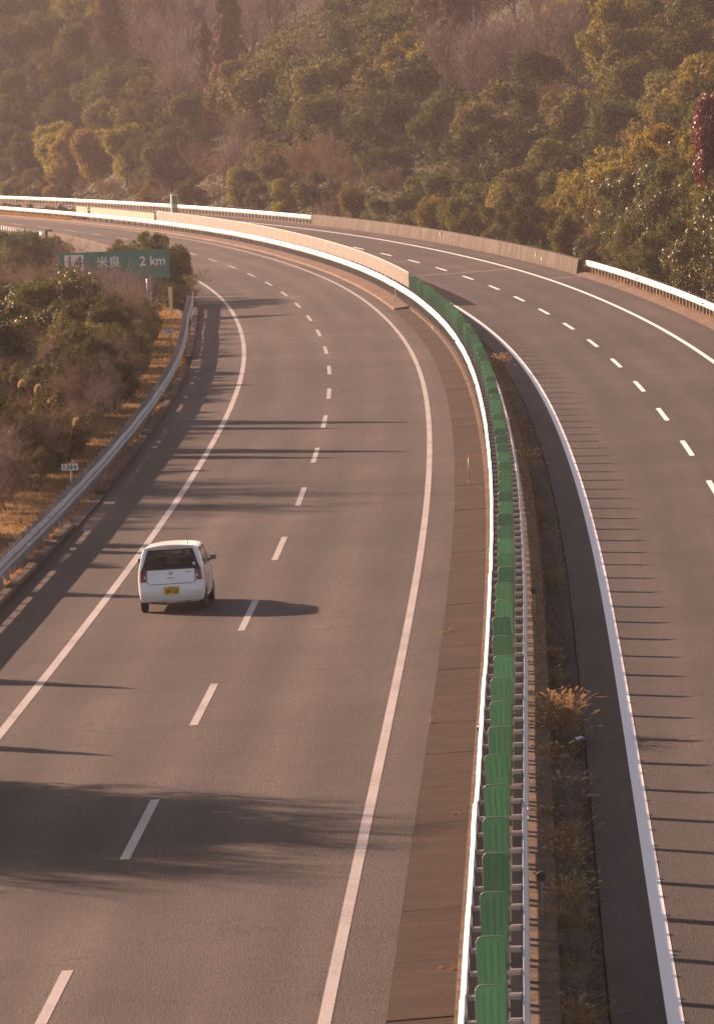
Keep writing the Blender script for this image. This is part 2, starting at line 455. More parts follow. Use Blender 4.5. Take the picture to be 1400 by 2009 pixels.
M['straw'] = leaf_mat('straw_stems', (0.200, 0.120, 0.055), (0.400, 0.250, 0.120), 0.7, 0.35, 0.2, 0.015, 0.2)
M['seed'] = leaf_mat('seed_heads', (0.500, 0.360, 0.200), (0.750, 0.580, 0.360), 0.8, 0.5, 0.1, 0.01, 0.1)
M['verge'] = leaf_mat('verge_grass_dry', (0.170, 0.085, 0.030), (0.380, 0.205, 0.075), 0.8, 0.4, 0.1, 0.02, 0.1)
M['bark'] = plain('bark', (0.13, 0.095, 0.07), 0.9, 0, 0.3, 5)

# ------------------------------------------------------------------ setting: terrain, roads, median, kerbs
def sheet(name, mat, s0, s1, ds, us, lift, zf=None, parent=None, kind=None, smooth_=True):
    n = max(2, int(round((s1 - s0) / ds)) + 1)
    s = np.linspace(s0, s1, n); us = np.asarray(us, dtype=float); k = len(us)
    S, U = np.meshgrid(s, us, indexing='ij')
    X, Y = xy(S, U)
    Z = (zroad(S, U) if zf is None else zf(S, U)) + lift
    v = np.stack([X, Y, Z], -1).reshape(-1, 3)
    i = np.arange(n - 1)[:, None] * k + np.arange(k - 1)[None]
    f = np.stack([i, i + 1, i + k + 1, i + k], -1).reshape(-1, 4)
    me = mesh_np(name, v, f, smooth_)
    uvl = me.uv_layers.new(name='UVMap')
    uv = np.stack([U.ravel(), S.ravel()], 1)[f.ravel()]
    uvl.data.foreach_set('uv', uv.astype(np.float32).ravel())
    o = link_mesh(name, me, mat, parent)
    if kind: tag(o, kind=kind)
    return o

uu = np.concatenate([np.arange(-170, -40, 10.), np.arange(-40, -12, 2.5), [-12, -10.5, -9.2, -8, -7, -6.4, -6.15, -5.951, -5.949, -3, 0, 6, 12, 17.349, 17.351, 18.2, 19.2, 20.5, 22],
                     np.arange(24, 60, 3.), np.arange(60, 220, 8.)])
sheet('ground', M['ground'], -70, 985, 4.0, uu, 0.0, ground, kind='structure')

def zl_(S, U): return zl(S, U)
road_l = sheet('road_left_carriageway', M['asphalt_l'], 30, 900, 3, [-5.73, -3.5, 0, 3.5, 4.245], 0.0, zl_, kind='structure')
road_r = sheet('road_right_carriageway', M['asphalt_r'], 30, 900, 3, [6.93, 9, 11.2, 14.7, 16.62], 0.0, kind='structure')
sheet('shoulder_patch', M['asphalt_l'], 171.4, 186.2, 3, [-6.75, -6.2, -5.72], 0.055, zl_, parent=road_l)
sheet('edge_line', M['paint_worn'], 30, 880, 3, [-3.59, -3.41], 0.006, zl_, parent=road_l)
sheet('edge_line', M['paint_worn'], 30, 880, 3, [3.42, 3.58], 0.006, zl_, parent=road_l)
sheet('edge_line', M['paint'], 30, 880, 3, [UR - 3.60, UR - 3.40], 0.006, parent=road_r)
sheet('edge_line', M['paint'], 30, 880, 3, [UR + 3.41, UR + 3.59], 0.006, parent=road_r)
for i in range(-2, 38):
    s = 75.85 + 20 * i
    sheet('lane_dash', M['paint_worn'], s, s + 8, 2, [-0.075, 0.075], 0.006, zl_, parent=road_l)
_X = _x + UR * np.cos(_h); _Y = _y - UR * np.sin(_h)
_L = np.concatenate([[0], np.cumsum(np.hypot(np.diff(_X), np.diff(_Y)))]); _L -= np.interp(40, SS, _L)
for i in range(-5, 33):
    a, b = np.interp([131.09 + 20 * i, 139.09 + 20 * i], _L, SS)
    sheet('lane_dash', M['paint'], a, b, 2, [UR - 0.075, UR + 0.075], 0.006, parent=road_r)
for sj in (362.0, 384.0, 518.0):      # bridge expansion joints of the right carriageway
    sheet('expansion_joint', M['joint'], sj, sj + 0.35, 0.35, [6.95, 9, 11.2, 13, 14.55] if sj != 362 else [14.9, 15.8, 16.55], 0.005, parent=road_r)
sheet('expansion_joint', M['joint'], 352.0, 352.3, 0.3, [-5.6, -3.65], 0.004, zl_, parent=road_l)

def solid(name, mat, s0, s1, ds, prof, zf, parent=None, kind=None):
    """closed profile [(u,h)...] swept along the road"""
    n = max(2, int(round((s1 - s0) / ds)) + 1); s = np.linspace(s0, s1, n); k = len(prof)
    U = np.array([p[0] for p in prof]); H = np.array([p[1] for p in prof])
    S, UU = np.meshgrid(s, U, indexing='ij'); X, Y = xy(S, UU); Z = zf(S, UU) + H[None]
    v = np.stack([X, Y, Z], -1).reshape(-1, 3)
    f = []
    for i in range(n - 1):
        for j in range(k):
            a = i * k + j; b = i * k + (j + 1) % k
            f.append((a, b, b + k, a + k))
    f.append(tuple(range(k))[::-1]); f.append(tuple((n - 1) * k + j for j in range(k)))
    me = bpy.data.meshes.new(name); me.from_pydata(v.tolist(), [], f); me.update()
    uvl = me.uv_layers.new(name='UVMap')
    li = np.empty(len(me.loops), dtype=np.int32); me.loops.foreach_get('vertex_index', li)
    uv = np.stack([(UU + H[None]).ravel(), S.ravel()], 1)[li]
    uvl.data.foreach_set('uv', uv.astype(np.float32).ravel())
    o = link_mesh(name, me, mat, parent)
    if kind: tag(o, kind=kind)
    return o

med = empty('median_strip', P(70, 4.7)); tag(med, kind='structure')
med.location = (0, 0, 0)
SJ = 41.6
for i in range(120):                                  # concrete slabs, 5 m each, open joints, every eighth one wide
    a = SJ + 5.125 * i; b = a + 5.125 - (0.07 if i % 8 == 0 else (0.035 if i % 2 == 0 else 0.016))
    t = rng.uniform(-0.007, 0.007)
    if a < 322:
        solid('slab', M['strip'], a, b, 2.6, [(4.25, -0.15), (4.25, 0.012 + t), (5.06, 0.03 + t), (5.06, -0.15)], zl, med)
    else:
        solid('slab', M['ledge'], a, b, 2.6, [(4.25, -0.15), (4.32, 0.10), (5.06, 0.16), (5.06, -0.15)], zl, med)
for i in range(60):
    a = SJ + 4 + 10.25 * i; b = a + 10.25 - 0.03
    solid('ledge_block', M['base'], a, b, 2.6, [(5.20, -0.15), (5.20, 0.07), (5.93, 0.06), (5.93, -0.3)], zl, med)
    solid('ledge_block', M['ledge'], a, b, 2.6, [(5.064, -0.15), (5.064, 0.082), (5.196, 0.082), (5.196, -0.15)], zl, med)
    solid('ledge_block', M['ledge'], a - 3, b - 3, 2.6, [(5.934, -0.15), (5.934, 0.066), (6.33, 0.05), (6.35, -0.55), (6.0, -0.55)], zl, med)
for i in range(30):
    a = 30 + 20.5 * i; b = a + 20.5 - 0.02
    solid('gutter_block', M['gutter'], a, b, 4, [(6.36, -0.30), (6.36, -0.115), (6.6, -0.14), (6.9, -0.035), (6.925, -0.30)], zr, med)
kerb = empty('kerb'); tag(kerb, kind='structure')
def uk(s): return np.interp(s, [0, 280, 311, 340, 360, 400], [-5.74, -5.74, -5.6, -5.15, -5.0, -5.0])
def kerb_run(s0, s1, step=5.0):
    a = s0
    while a < s1 - 0.5:
        b = min(a + step, s1); u = float(uk((a + b) / 2))
        solid('kerb_stone', M['kerb'], a, b - 0.012, 5, [(u + 0.02, -0.12), (u + 0.005, 0.15), (u - 0.07, 0.185), (u - 0.27, 0.19), (u - 0.30, -0.12)], zl, kerb)
        a = b
kerb_run(60, 171.5); kerb_run(185.9, 270.3); kerb_run(278.6, 356)
a = 240
while a < 366:
    solid('apron_block', M['ledge'], a, a + 4.98, 2.5, [(16.60, -0.12), (16.60, 0.012), (17.02, 0.10), (17.22, 0.11), (17.24, -0.2)], zr, kerb); a += 5
while a < 780:
    solid('apron_block', M['ledge'], a, a + 9.98, 5, [(16.60, -0.12), (16.60, 0.012), (16.9, 0.05), (17.36, 0.07), (17.37, -0.3)], zr, kerb); a += 10

# ------------------------------------------------------------------ guard rails
def w_beam(length=4.13):
    pr = [(0, -.155), (0.004, -.128), (.058, -.088), (.064, -.045), (.022, -.014), (.022, .014), (.064, .045), (.058, .088), (.012, .128), (0.0, .155)]
    t = 0.007
    back = [(d - t if 0 < i < 9 else d - t, z) for i, (d, z) in enumerate(pr)][::-1]
    loop = pr + back; n = len(loop)
    v = [(-length / 2, d, z) for d, z in loop] + [(length / 2, d, z) for d, z in loop]
    f = [(i, (i + 1) % n, n + (i + 1) % n, n + i) for i in range(n)]
    for i in range(9):
        f.append((i, i + 1, n - 2 - i, n - 1 - i)); f.append((n + i, n + n - 1 - i, n + n - 2 - i, n + i + 1))
    me = bpy.data.meshes.new('beam'); me.from_pydata(v, [], f)
    bm = bmesh.new(); bm.from_mesh(me); bmesh.ops.recalc_face_normals(bm, faces=bm.faces)
    for fc in bm.faces: fc.smooth = False
    bm.to_mesh(me); bm.free(); return me
ME_BEAM = w_beam()
def post_mesh(w, d, h, open_=True):
    b = MB()
    if open_:                                        # channel section, open to one side
        t = 0.012
        b.box((0, -d / 2 + t / 2, h / 2), (w, t, h)); b.box((-w / 2 + t / 2, t / 2, h / 2), (t, d - t, h)); b.box((w / 2 - t / 2, t / 2, h / 2), (t, d - t, h))
    else:
        b.box((0, 0, h / 2), (w, d, h))
    return b.mesh('post')
ME_POST = post_mesh(0.13, 0.13, 0.98)
ME_POST_M = post_mesh(0.14, 0.11, 0.85, False)
def disc_mesh(r, t, n=14):
    b = MB(); b.tube([(0, -t / 2, 0), (0, t / 2, 0)], r, n); return b.mesh('reflector')
ME_DISC = disc_mesh(0.05, 0.03)
_b = MB()
_b.box((0, -0.028, 0), (0.60, 0.016, 0.05)); _b.box((0, 0.028, 0), (0.60, 0.016, 0.05)); _b.box((0, 0, -0.02), (0.60, 0.045, 0.01))
ME_BAR = _b.mesh('crossbar')

def rail_run(root, s0, s1, uf, hc, side, mat, post_du, post_me, post_step=2.0, post_top=0.775, reflect=40, posts=True, surf=P, pmat=None, bl=4.0, tall=1.0):
    """beams (4 m pieces that overlap), posts and reflectors of one guard rail; side +1: corrugation faces right"""
    s = s0; i = 0
    while s < s1 - 0.5:
        e = min(s + bl, s1); m = (s + e) / 2
        jit = rng.uniform(-0.009, 0.009)
        a = surf(s - 0.065, uf(s) + jit, hc); b = surf(e + 0.065, uf(e) + jit + rng.uniform(-.006, .006) , hc + rng.uniform(-.004, .004))
        t = (b - a); L = t.length; t.normalize()
        lat = Vector((0, 0, 1)).cross(t).normalized() * -1            # to the right of travel
        up = lat.cross(t).normalized()
        if side < 0: lat = -lat
        c = (a + b) / 2
        mt = Matrix(((t.x * L / 4.13, lat.x, up.x * tall, c.x), (t.y * L / 4.13, lat.y, up.y * tall, c.y), (t.z * L / 4.13, lat.z, up.z * tall, c.z), (0, 0, 0, 1)))
        link_mesh('beam', ME_BEAM, mat, root, mtx=mt)
        s = e; i += 1
    if posts:
        s = s0 + 0.1
        while s < s1:
            u = uf(s) + post_du
            p = surf(s, u, post_top - post_me.dimh)
            link_mesh('post', post_me, pmat or (M['post_m'] if post_me is POST_M else M['post']), root, mtx=Matrix.Translation(p) @ Matrix.Rotation(-head(s), 4, 'Z'))
            s += post_step
    if reflect:
        s = s0 + reflect * 0.4
        while s < s1:
            p = surf(s, uf(s) + side * 0.055, hc - 0.0)
            link_mesh('reflector', ME_DISC, M['dark'] if side < 0 or root.get('far') else M['sign_white'], root, mtx=Matrix.Translation(p) @ Matrix.Rotation(-head(s) + math.radians(35), 4, 'Z'))
            s += reflect
class _MeshDim: pass
def dimset(me, h):
    me['h'] = h
    return me
# heights stored beside the shared meshes
class PostMesh:
    def __init__(s, me, h): s.me = me; s.dimh = h
_link_mesh0 = link_mesh
def link_mesh(name, me, *a, **k):
    if isinstance(me, PostMesh): me = me.me
    return _link_mesh0(name, me, *a, **k)
POST_L = PostMesh(ME_POST, 0.98); POST_M = PostMesh(ME_POST_M, 0.85)

g = empty('guardrail', label='grey galvanised guardrail along the left shoulder beside the dry grass verge', cat='guardrail')
ul = lambda s: float(np.interp(s, [0, 285, 312, 352, 400], [-6.08, -6.08, -6.0, -5.25, -5.2]))
rail_run(g, 62, 352, ul, 0.605, 1, M['rail_grey'], -0.20, POST_L, 2.0, 0.80, tall=1.2)
g = empty('median_barrier', label='double white guardrail with ladder bars down the median, nearest stretch with green blades', cat='guardrail')
um = lambda s: 5.25
S_BAR0 = 69.8
rail_run(g, 49.8, 333.8, um, 0.64, -1, M['rail_white'], 0.085, POST_M, 2.0, 0.76)
um2 = lambda s: 5.91
rail_run(g, 49.8, 333.8, um2, 0.56, 1, M['rail_white'], -0.085, POST_M, 2.0, 0.76, surf=PL)
for i in range(-10, 132):
    s = S_BAR0 + 2 * i
    link_mesh('crossbar', ME_BAR, M['bar'], g, mtx=frame(s, 5.58, 0.735))
g = empty('median_barrier', label='white median guardrail below the tan mesh fence on the bend', cat='guardrail')
rail_run(g, 333.8, 545.8, um, 0.62, -1, M['rail_white'], 0.085, POST_M, 2.0, 0.76)
rail_run(g, 333.8, 545.8, um2, 0.62, 1, M['rail_white'], -0.085, POST_M, 4.0, 0.76, surf=PL)
g = empty('median_barrier', label='far white median guardrail in front of the green fence panels and hedge', cat='guardrail')
rail_run(g, 545.8, 725.8, um, 0.62, -1, M['rail_white'], 0.085, POST_M, 4.0, 0.76)
g = empty('guardrail', label='white guardrail on the right shoulder between the concrete wall and the right frame edge', cat='guardrail')
rail_run(g, 238.0, 366.0, lambda s: 17.30, 0.60, -1, M['rail_white'], 0.17, POST_L, 2.0, 0.78)
g = empty('guardrail', label='long white guardrail on the far outer bend below the hillside', cat='guardrail')
rail_run(g, 531.5, 611.5, lambda s: 16.75, 0.60, -1, M['rail_white'], 0.17, POST_L, 2.0, 0.78)
rail_run(g, 614.0, 798.0, lambda s: 16.75, 0.60, -1, M['rail_white'], 0.17, POST_L, 2.0, 0.78)
g = empty('guardrail', label='short pale guardrail past the end of the far left retaining wall', cat='guardrail')
rail_run(g, 530, 578, lambda s: -5.55, 0.60, 1, M['rail_white'], -0.2, POST_L, 2.0, 0.78, reflect=0)

# ------------------------------------------------------------------ anti-glare blades
M['blade_rim'] = plain('blade_rim_pale', (0.22, 0.30, 0.20), 0.5)  # rim coloured paler than the blade
def blade_mesh():
    w, h, r = 0.165, 1.05, 0.065
    pts = []
    for cx, cz, a0 in ((w - r, h - r, 0), (-w + r, h - r, 90)):
        for k in range(5):
            a = math.radians(a0 + 22.5 * k); pts.append((cx + r * math.cos(a), cz + r * math.sin(a)))
    pts += [(-w * 0.93, 0.0), (w * 0.93, 0.0)]
    b = MB(); b.prism(pts, -0.004, 0.004)
    rim = MB()                                         # rolled rim round the top and sides
    rim.tube([(pts[-1][0], 0, pts[-1][1])] + [(p[0], 0, p[1]) for p in pts[:-1]], 0.0085, 5)
    b.box((0, -0.008, 0.5), (0.012, 0.01, 0.94)); b.box((0.08, -0.008, 0.5), (0.010, 0.008, 0.94)); b.box((-0.08, -0.008, 0.5), (0.010, 0.008, 0.94))
    return b.mesh('blade'), rim.mesh('rim', True)
ME_BLADE, ME_RIM = blade_mesh()
_b = MB(); _b.box((0, 0.03, 0.02), (0.10, 0.035, 0.16)); _b.box((0, 0.05, -0.02), (0.05, 0.05, 0.05)); _b.tube([(0.03, 0.0, 0.06), (0.03, 0.05, 0.06)], 0.012, 6)
ME_CLAMP = _b.mesh('clamp')
for i in range(66):
    s = S_BAR0 + 4 * i
    r = empty('anti_glare_blade', label='green anti-glare blade on the median barrier, %s counting from the nearest' % nth(i + 1), cat='anti-glare blade', group='green blades along the median')
    r.matrix_world = frame(s, 5.57, 0.385) @ Matrix.Rotation(rng.normal(0, 0.016), 4, 'Y') @ Matrix.Rotation(rng.normal(0, 0.04), 4, 'X') @ Matrix.Rotation(rng.normal(0, 0.09), 4, 'Z')
    link_mesh('blade', ME_BLADE, M['blade'], r)
    link_mesh('rim', ME_RIM, M['blade_rim'], r)
    link_mesh('clamp', ME_CLAMP, M['bar'], r, loc=(0, 0, 0.34))

# ------------------------------------------------------------------ median fences, walls
fe = empty('mesh_fence', label='tan wire mesh fence panels standing on the median barrier round the bend', cat='fence')
_b = MB(); _b.box((0, 0, 0), (0.006, 1.96, 0.74)); ME_PANEL = _b.mesh('mesh_panel')
_b = MB(); _b.box((0, 0, 0.45), (0.05, 0.05, 0.90)); ME_FPOST = _b.mesh('fence_post')
_b = MB(); _b.box((0, 0, 0), (0.035, 1.99, 0.035)); ME_FTOP = _b.mesh('top_rail')
for i in range(105):
    s = 335.0 + 2 * i
    mt = frame(s, 5.55, 1.10)
    pn = link_mesh('mesh_panel', ME_PANEL, M['mesh_tan'], fe, mtx=mt)
    link_mesh('top_rail', ME_FTOP, M['rail_white'], fe, mtx=frame(s, 5.55, 1.50))
    link_mesh('fence_post', ME_FPOST, M['rail_white'], fe, mtx=frame(s - 1, 5.55, 0.62))
fe = empty('panel_fence', label='olive green solid fence panels on the far median left of the mesh fence', cat='fence')
_b = MB(); _b.box((0, 0, 0), (0.02, 1.97, 0.62)); _b.box((0, 0, 0.30), (0.05, 1.97, 0.03)); ME_GP = _b.mesh('green_panel')
for i in range(27):
    s = 546.8 + 2 * i
    if i == 22: continue
    link_mesh('green_panel', ME_GP, M['panel_green'], fe, mtx=frame(s, 5.55, 1.02))
    link_mesh('fence_post', ME_FPOST, M['sign_back'], fe, mtx=frame(s - 1, 5.55, 0.42))

wl = empty('concrete_wall', label='long stained concrete barrier wall on the outer edge of the right carriageway', cat='wall')
a = 366.2
while a < 531:
    b = min(a + 10.3, 531.2)
    solid('wall_panel', M['wall'], a, b - 0.03, 2.6, [(16.66, -0.3), (16.72, 0.20), (16.84, 0.80), (16.87, 0.83), (17.08, 0.83), (17.11, 0.80), (17.2, -1.5)], zr, wl)
    a = b
for sj, hh in ((392, 0.5), (452, 0.62), (388.5, 0.32)):
    _bx = MB(); _bx.box((0, 0, 0), (0.06, 0.3, 0.24)); link_mesh('drain_box', _bx.mesh('drain_box'), M['sign_back'], wl, mtx=frame(sj, 16.76, hh))
wl = empty('retaining_wall', label='sunlit concrete retaining wall under the far left road edge', cat='wall')
for a, b in ((396, 428), (428, 460), (460, 492), (492, 523.5)):
    solid('wall_panel', M['wall'], a, b - 0.03, 4, [(-5.30, -0.3), (-5.30, 0.84), (-5.55, 0.86), (-5.60, 0.80), (-5.72, -3.6), (-5.4, -3.6)], zl, wl)
solid('end_pillar', M['wall'], 523.6, 525.4, 1.8, [(-5.2, -0.3), (-5.2, 0.98), (-5.80, 0.98), (-5.92, -4.2), (-5.4, -4.2)], zl, wl)

# ------------------------------------------------------------------ signs, markers
def text_mesh(txt, size, name='lettering', thick=0.004, bold=0.0):
    cu = bpy.data.curves.new('t', 'FONT'); cu.body = txt; cu.size = size; cu.extrude = thick; cu.offset = bold
    cu.align_x = 'CENTER'; cu.align_y = 'CENTER'; cu.resolution_u = 3
    o = bpy.data.objects.new('t', cu); COL.objects.link(o)
    dg = bpy.context.evaluated_depsgraph_get(); dg.update()
    me = bpy.data.meshes.new_from_object(o.evaluated_get(dg)); me.name = name
    bpy.data.objects.remove(o); bpy.data.curves.remove(cu)
    me.materials.clear()
    return me
RX90 = Matrix.Rotation(math.radians(90), 4, 'X')

sg = empty('road_sign', label='large green highway distance sign half hidden by bushes left of the road', cat='road sign')
sg.matrix_world = frame(334, -9.47, 0) @ Matrix.Rotation(math.radians(3), 4, 'Z')
_b = MB(); _b.box((0, 0, 2.83), (5.66, 0.06, 1.46)); bd = link_mesh('board', _b.mesh('board', bevel=0.012), M['sign_green'], sg)
for x in (1.75, -1.75):
    _b = MB(); _b.tube([(x, 0.11, -1.6), (x, 0.11, 3.4)], 0.13, 12); link_mesh('post', _b.mesh('post', True), M['sign_back'], sg)
for z in (2.35, 3.25):
    _b = MB(); _b.box((0, 0.055, z), (5.4, 0.05, 0.09)); link_mesh('brace', _b.mesh('brace'), M['sign_back'], sg)
def put_text(par, txt, size, x, z, y, mat, bold=0.0, name='lettering'):
    return link_mesh(name, text_mesh(txt, size, name, 0.003, bold), mat, par, mtx=Matrix.Translation((x, y, z)) @ RX90)
_b = MB(); _b.box((-2.03, -0.036, 3.02), (0.98, 0.008, 0.84)); pl = link_mesh('number_plate', _b.mesh('number_plate'), M['sign_white'], bd)
put_text(bd, '14', 0.86, -2.03, 3.02, -0.046, M['sign_text'], 0.012)
put_text(bd, '2 km', 0.66, 1.98, 2.98, -0.036, M['sign_white'], 0.010)
put_text(bd, '米良', 0.62, -0.28, 2.98, -0.036, M['sign_white'], 0.006)

def km_post(s, u, txt, label):
    r = empty('kilometre_post', label=label, cat='marker sign'); r.matrix_world = frame(s, u, 0.04)
    b = MB(); b.tube([(0.05, 0.02, 0), (0.05, 0.02, 0.95)], 0.03, 8); link_mesh('post', b.mesh('post'), M['post'], r)
    b = MB(); b.box((0, 0, 0.93), (0.46, 0.015, 0.19)); pl = link_mesh('plate', b.mesh('plate'), M['sign_white'], r)
    put_text(pl, txt, 0.19, 0, 0.93, -0.011, M['sign_text'], 0.004)
km_post(184.3, -6.62, '136', 'small white kilometre plate reading 1368 behind the guardrail at mid left')
pl = [o for o in COL.objects if o.name.startswith('plate')][-1]
for c in list(pl.children): bpy.data.objects.remove(c)
put_text(pl, '136', 0.20, -0.06, 0.93, -0.011, M['sign_text'], 0.004); put_text(pl, '8', 0.15, 0.155, 0.92, -0.011, M['sign_text'], 0.004)
km_post(287, -6.75, '1367', 'small kilometre plate beside the farther guardrail near the road sign')

def delineator(s, u, h, mat, label, surf=P, r=0.05):
    e = empty('delineator', label=label, cat='delineator', group='delineator posts'); e.matrix_world = Matrix.Translation(surf(s, u, 0.01)) @ Matrix.Rotation(-head(s), 4, 'Z') @ Matrix.Rotation(math.radians(random.uniform(-2.5, 1)), 4, 'Y')
    b = MB(); b.tube([(0, 0, -0.05), (0, 0, h)], 0.012, 8); b.tube([(0, 0, 0), (0, 0, 0.03)], 0.035, 8); link_mesh('post', b.mesh('post', True), M['bar'], e)
    b = MB(); b.tube([(0, -0.02, h), (0, 0.02, h)], r, 16); link_mesh('reflector', b.mesh('reflector'), mat, e)
def inv_s(px, py, right=False):
    best = None
    for s in np.arange(60, 560, 0.5):
        lo, hi = -20.0, 25.0
        for _ in range(26):
            m = (lo + hi) / 2; x, y = xy(s, m); z = float(zr(s, m) if right else zl(s, m))
            if project(float(x), float(y), z)[0] < px: lo = m
            else: hi = m
        x, y = xy(s, lo); z = float(zr(s, lo) if right else zl(s, lo)); d = abs(project(float(x), float(y), z)[1] - py)
        if best is None or d < best[0]: best = (d, s, lo)
    return best[1], best[2]
for (px, py, mat, lab, h) in ((921, 946, 'orange', 'orange disc delineator on a thin post, nearest on the median strip', 0.72), (850, 670, 'orange', 'orange disc delineator on the median strip where the green blades bend', 0.78),
                           (776, 598, 'orange', 'orange disc delineator under the start of the mesh fence', 0.8)):
    s, u = inv_s(px, py); delineator(s, u, h, M[mat], lab)
delineator(134.5, 6.14, 0.55, M['dark'], 'dark disc delineator on the right median ledge, farther of two', PL, 0.06)
delineator(86.0, 6.15, 0.58, M['dark'], 'dark disc delineator on the right median ledge, nearest the camera', PL, 0.065)
delineator(353, -5.75, 1.0, M['orange'], 'orange disc delineator at the far end of the left guardrail', P, 0.09)
e = empty('boundary_post', label='short pale square post behind the far end of the left guardrail', cat='post'); e.matrix_world = frame(338, -6.6, 0.0)
_b = MB(); _b.box((0, 0, 0.68), (0.17, 0.17, 1.4)); _b.box((0, 0, 1.40), (0.21, 0.21, 0.05)); link_mesh('post', _b.mesh('post', bevel=0.01), M['wood'], e)
e = empty('emergency_panel', label='narrow green and white roadside panel in the far guardrail gap', cat='road sign'); e.matrix_world = frame(612.7, 16.6, 0.0)
_b = MB(); _b.box((0, 0, 0.8), (0.66, 0.30, 1.9)); link_mesh('cabinet', _b.mesh('cabinet', bevel=0.03), M['sign_white'], e)
_b = MB(); _b.box((0.03, -0.16, 1.25), (0.46, 0.02, 0.8)); link_mesh('green_panel', _b.mesh('green_panel'), M['sign_green'], e)
_b = MB(); _b.box((0.03, -0.16, 0.68), (0.46, 0.02, 0.2)); link_mesh('label_plate', _b.mesh('label_plate'), M['rail_white'], e)
_b = MB(); _b.box((0.03, -0.16, 0.25), (0.5, 0.02, 0.5)); link_mesh('door', _b.mesh('door'), M['sign_back'], e)

# ------------------------------------------------------------------ white hatchback
def paint_mat():
    m, nt, b = nm('car_paint_white')
    b.inputs['Base Color'].default_value = (0.78, 0.76, 0.74, 1); b.inputs['Roughness'].default_value = 0.30
    b.inputs['Coat Weight'].default_value = 0.6; b.inputs['Coat Roughness'].default_value = 0.06
    n = noise(nt, 3.0, 4, objco(nt)); nt.links.new(ramp(nt, n, [(0.3, (0.84, 0.815, 0.79)), (0.6, (0.92, 0.90, 0.87))]), b.inputs['Base Color'])
    return m
M['car'] = paint_mat()
def glass_mat(name, tint, refl):
    m, nt, b = nm(name)
    t = node(nt, 'ShaderNodeBsdfTransparent'); t.inputs[0].default_value = (*tint, 1)
    g_ = node(nt, 'ShaderNodeBsdfGlossy'); g_.inputs['Roughness'].default_value = 0.03
    lw = node(nt, 'ShaderNodeLayerWeight'); lw.inputs[0].default_value = refl
    mx = node(nt, 'ShaderNodeMixShader'); nt.links.new(lw.outputs['Fresnel'], mx.inputs[0])
    nt.links.new(t.outputs[0], mx.inputs[1]); nt.links.new(g_.outputs[0], mx.inputs[2])
    nt.links.new(mx.outputs[0], nt.nodes['Material Output'].inputs[0]); return m
M['glass'] = glass_mat('car_glass_tinted', (0.30, 0.31, 0.30), 0.25)
M['glass_clear'] = glass_mat('car_glass_clear', (0.75, 0.78, 0.75), 0.2)
M['black'] = plain('car_black_trim', (0.012, 0.012, 0.012), 0.45)
M['rubber'] = plain('tyre_rubber', (0.018, 0.017, 0.016), 0.85)
M['rim'] = plain('wheel_cover', (0.45, 0.45, 0.46), 0.35, 0.6)
M['seat'] = plain('seat_cloth', (0.10, 0.085, 0.075), 0.9)
M['tail_red'] = plain('lamp_red', (0.26, 0.008, 0.008), 0.2)
M['tail_white'] = plain('lamp_clear', (0.60, 0.56, 0.52), 0.15)
M['plate_y'] = plain('plate_yellow', (0.80, 0.44, 0.02), 0.45, 0, 0.04)
M['plate_t'] = plain('plate_black', (0.02, 0.016, 0.01), 0.5)
M['chrome'] = plain('chrome', (0.55, 0.55, 0.56), 0.2, 0.9, 0.02)
M['mirror'] = plain('mirror_glass', (0.16, 0.15, 0.15), 0.08, 0.8)
M['seam'] = plain('panel_gap', (0.10, 0.09, 0.085), 0.8)

CW, CL = 0.737, 3.395
ZL = [0.235, 0.30, 0.40, 0.50, 0.60, 0.70, 0.80, 0.90, 0.955, 1.05, 1.16, 1.27, 1.345, 1.395]
SHAPE = [0.930, 0.965, 0.990, 1.0, 1.0, 0.998, 0.990, 0.975, 0.960, 0.928, 0.890, 0.850, 0.818, 0.755]
def rear_y(z): return float(np.interp(z, [0.235, 0.30, 0.42, 0.60, 0.66, 0.80, 0.92, 1.05, 1.27, 1.36, 1.42, 1.47], [0.075, 0.035, 0.0, 0.015, 0.055, 0.075, 0.10, 0.150, 0.245, 0.30, 0.24, 0.30]))
def top_z(y): return float(np.interp(y, [0.0, 0.24, 0.4, 0.8, 1.2, 1.6, 2.0, 2.25, 2.62, 2.9, 3.2, 3.36], [1.40, 1.405, 1.425, 1.452, 1.462, 1.452, 1.415, 1.28, 0.965, 0.91, 0.83, 0.70]))
def width(y, z):
    w = CW * float(np.interp(z, ZL, SHAPE))
    w *= float(np.interp(y, [0, 0.03, 0.08, 0.18, 0.4, 2.6, 3.0, 3.25, CL], [0.905, 0.94, 0.97, 0.99, 1, 1, 0.975, 0.93, 0.80]))
    return w
YS = [0.0, 0.03, 0.08, 0.16, 0.24, 0.32, 0.40, 0.46, 0.54, 0.62, 0.70, 0.78, 0.86, 1.0, 1.15, 1.3, 1.45, 1.6, 1.8, 2.0, 2.12, 2.25, 2.38, 2.5, 2.62, 2.7, 2.78, 2.86, 2.94, 3.02, 3.1, 3.2, 3.3, 3.36]
WHY = (0.50, 2.95); TR = 0.27
def arch(y):
    z = 0.0
    for c in WHY:
        d = abs(y - c)
        if d < 0.335: z = max(z, 0.27 + math.sqrt(0.335 ** 2 - d * d))
    return z
def side_pt(j, k, sgn):
    y = YS[j]; z = ZL[k]
    sh = max(0.0, 1 - y / 0.6)                       # lean of the tail fades out forward
    yy = y + rear_y(z) * sh if y < 0.6 else y
    z = min(max(z, arch(yy)), top_z(yy) - 0.004 * (len(ZL) - k))
    return Vector((sgn * width(yy if y > 0.0 else 0.0, ZL[k]), yy, z))
def rear_pt(x, z, off=0.0):
    w = width(0.0, z); t = min(1.0, abs(x) / w)
    return Vector((x, rear_y(z) - 0.055 * (1 - t ** 2.2) - off, z))
car = empty('hatchback_car', label='small white hatchback car with yellow plate driving away in the left lane', cat='car')
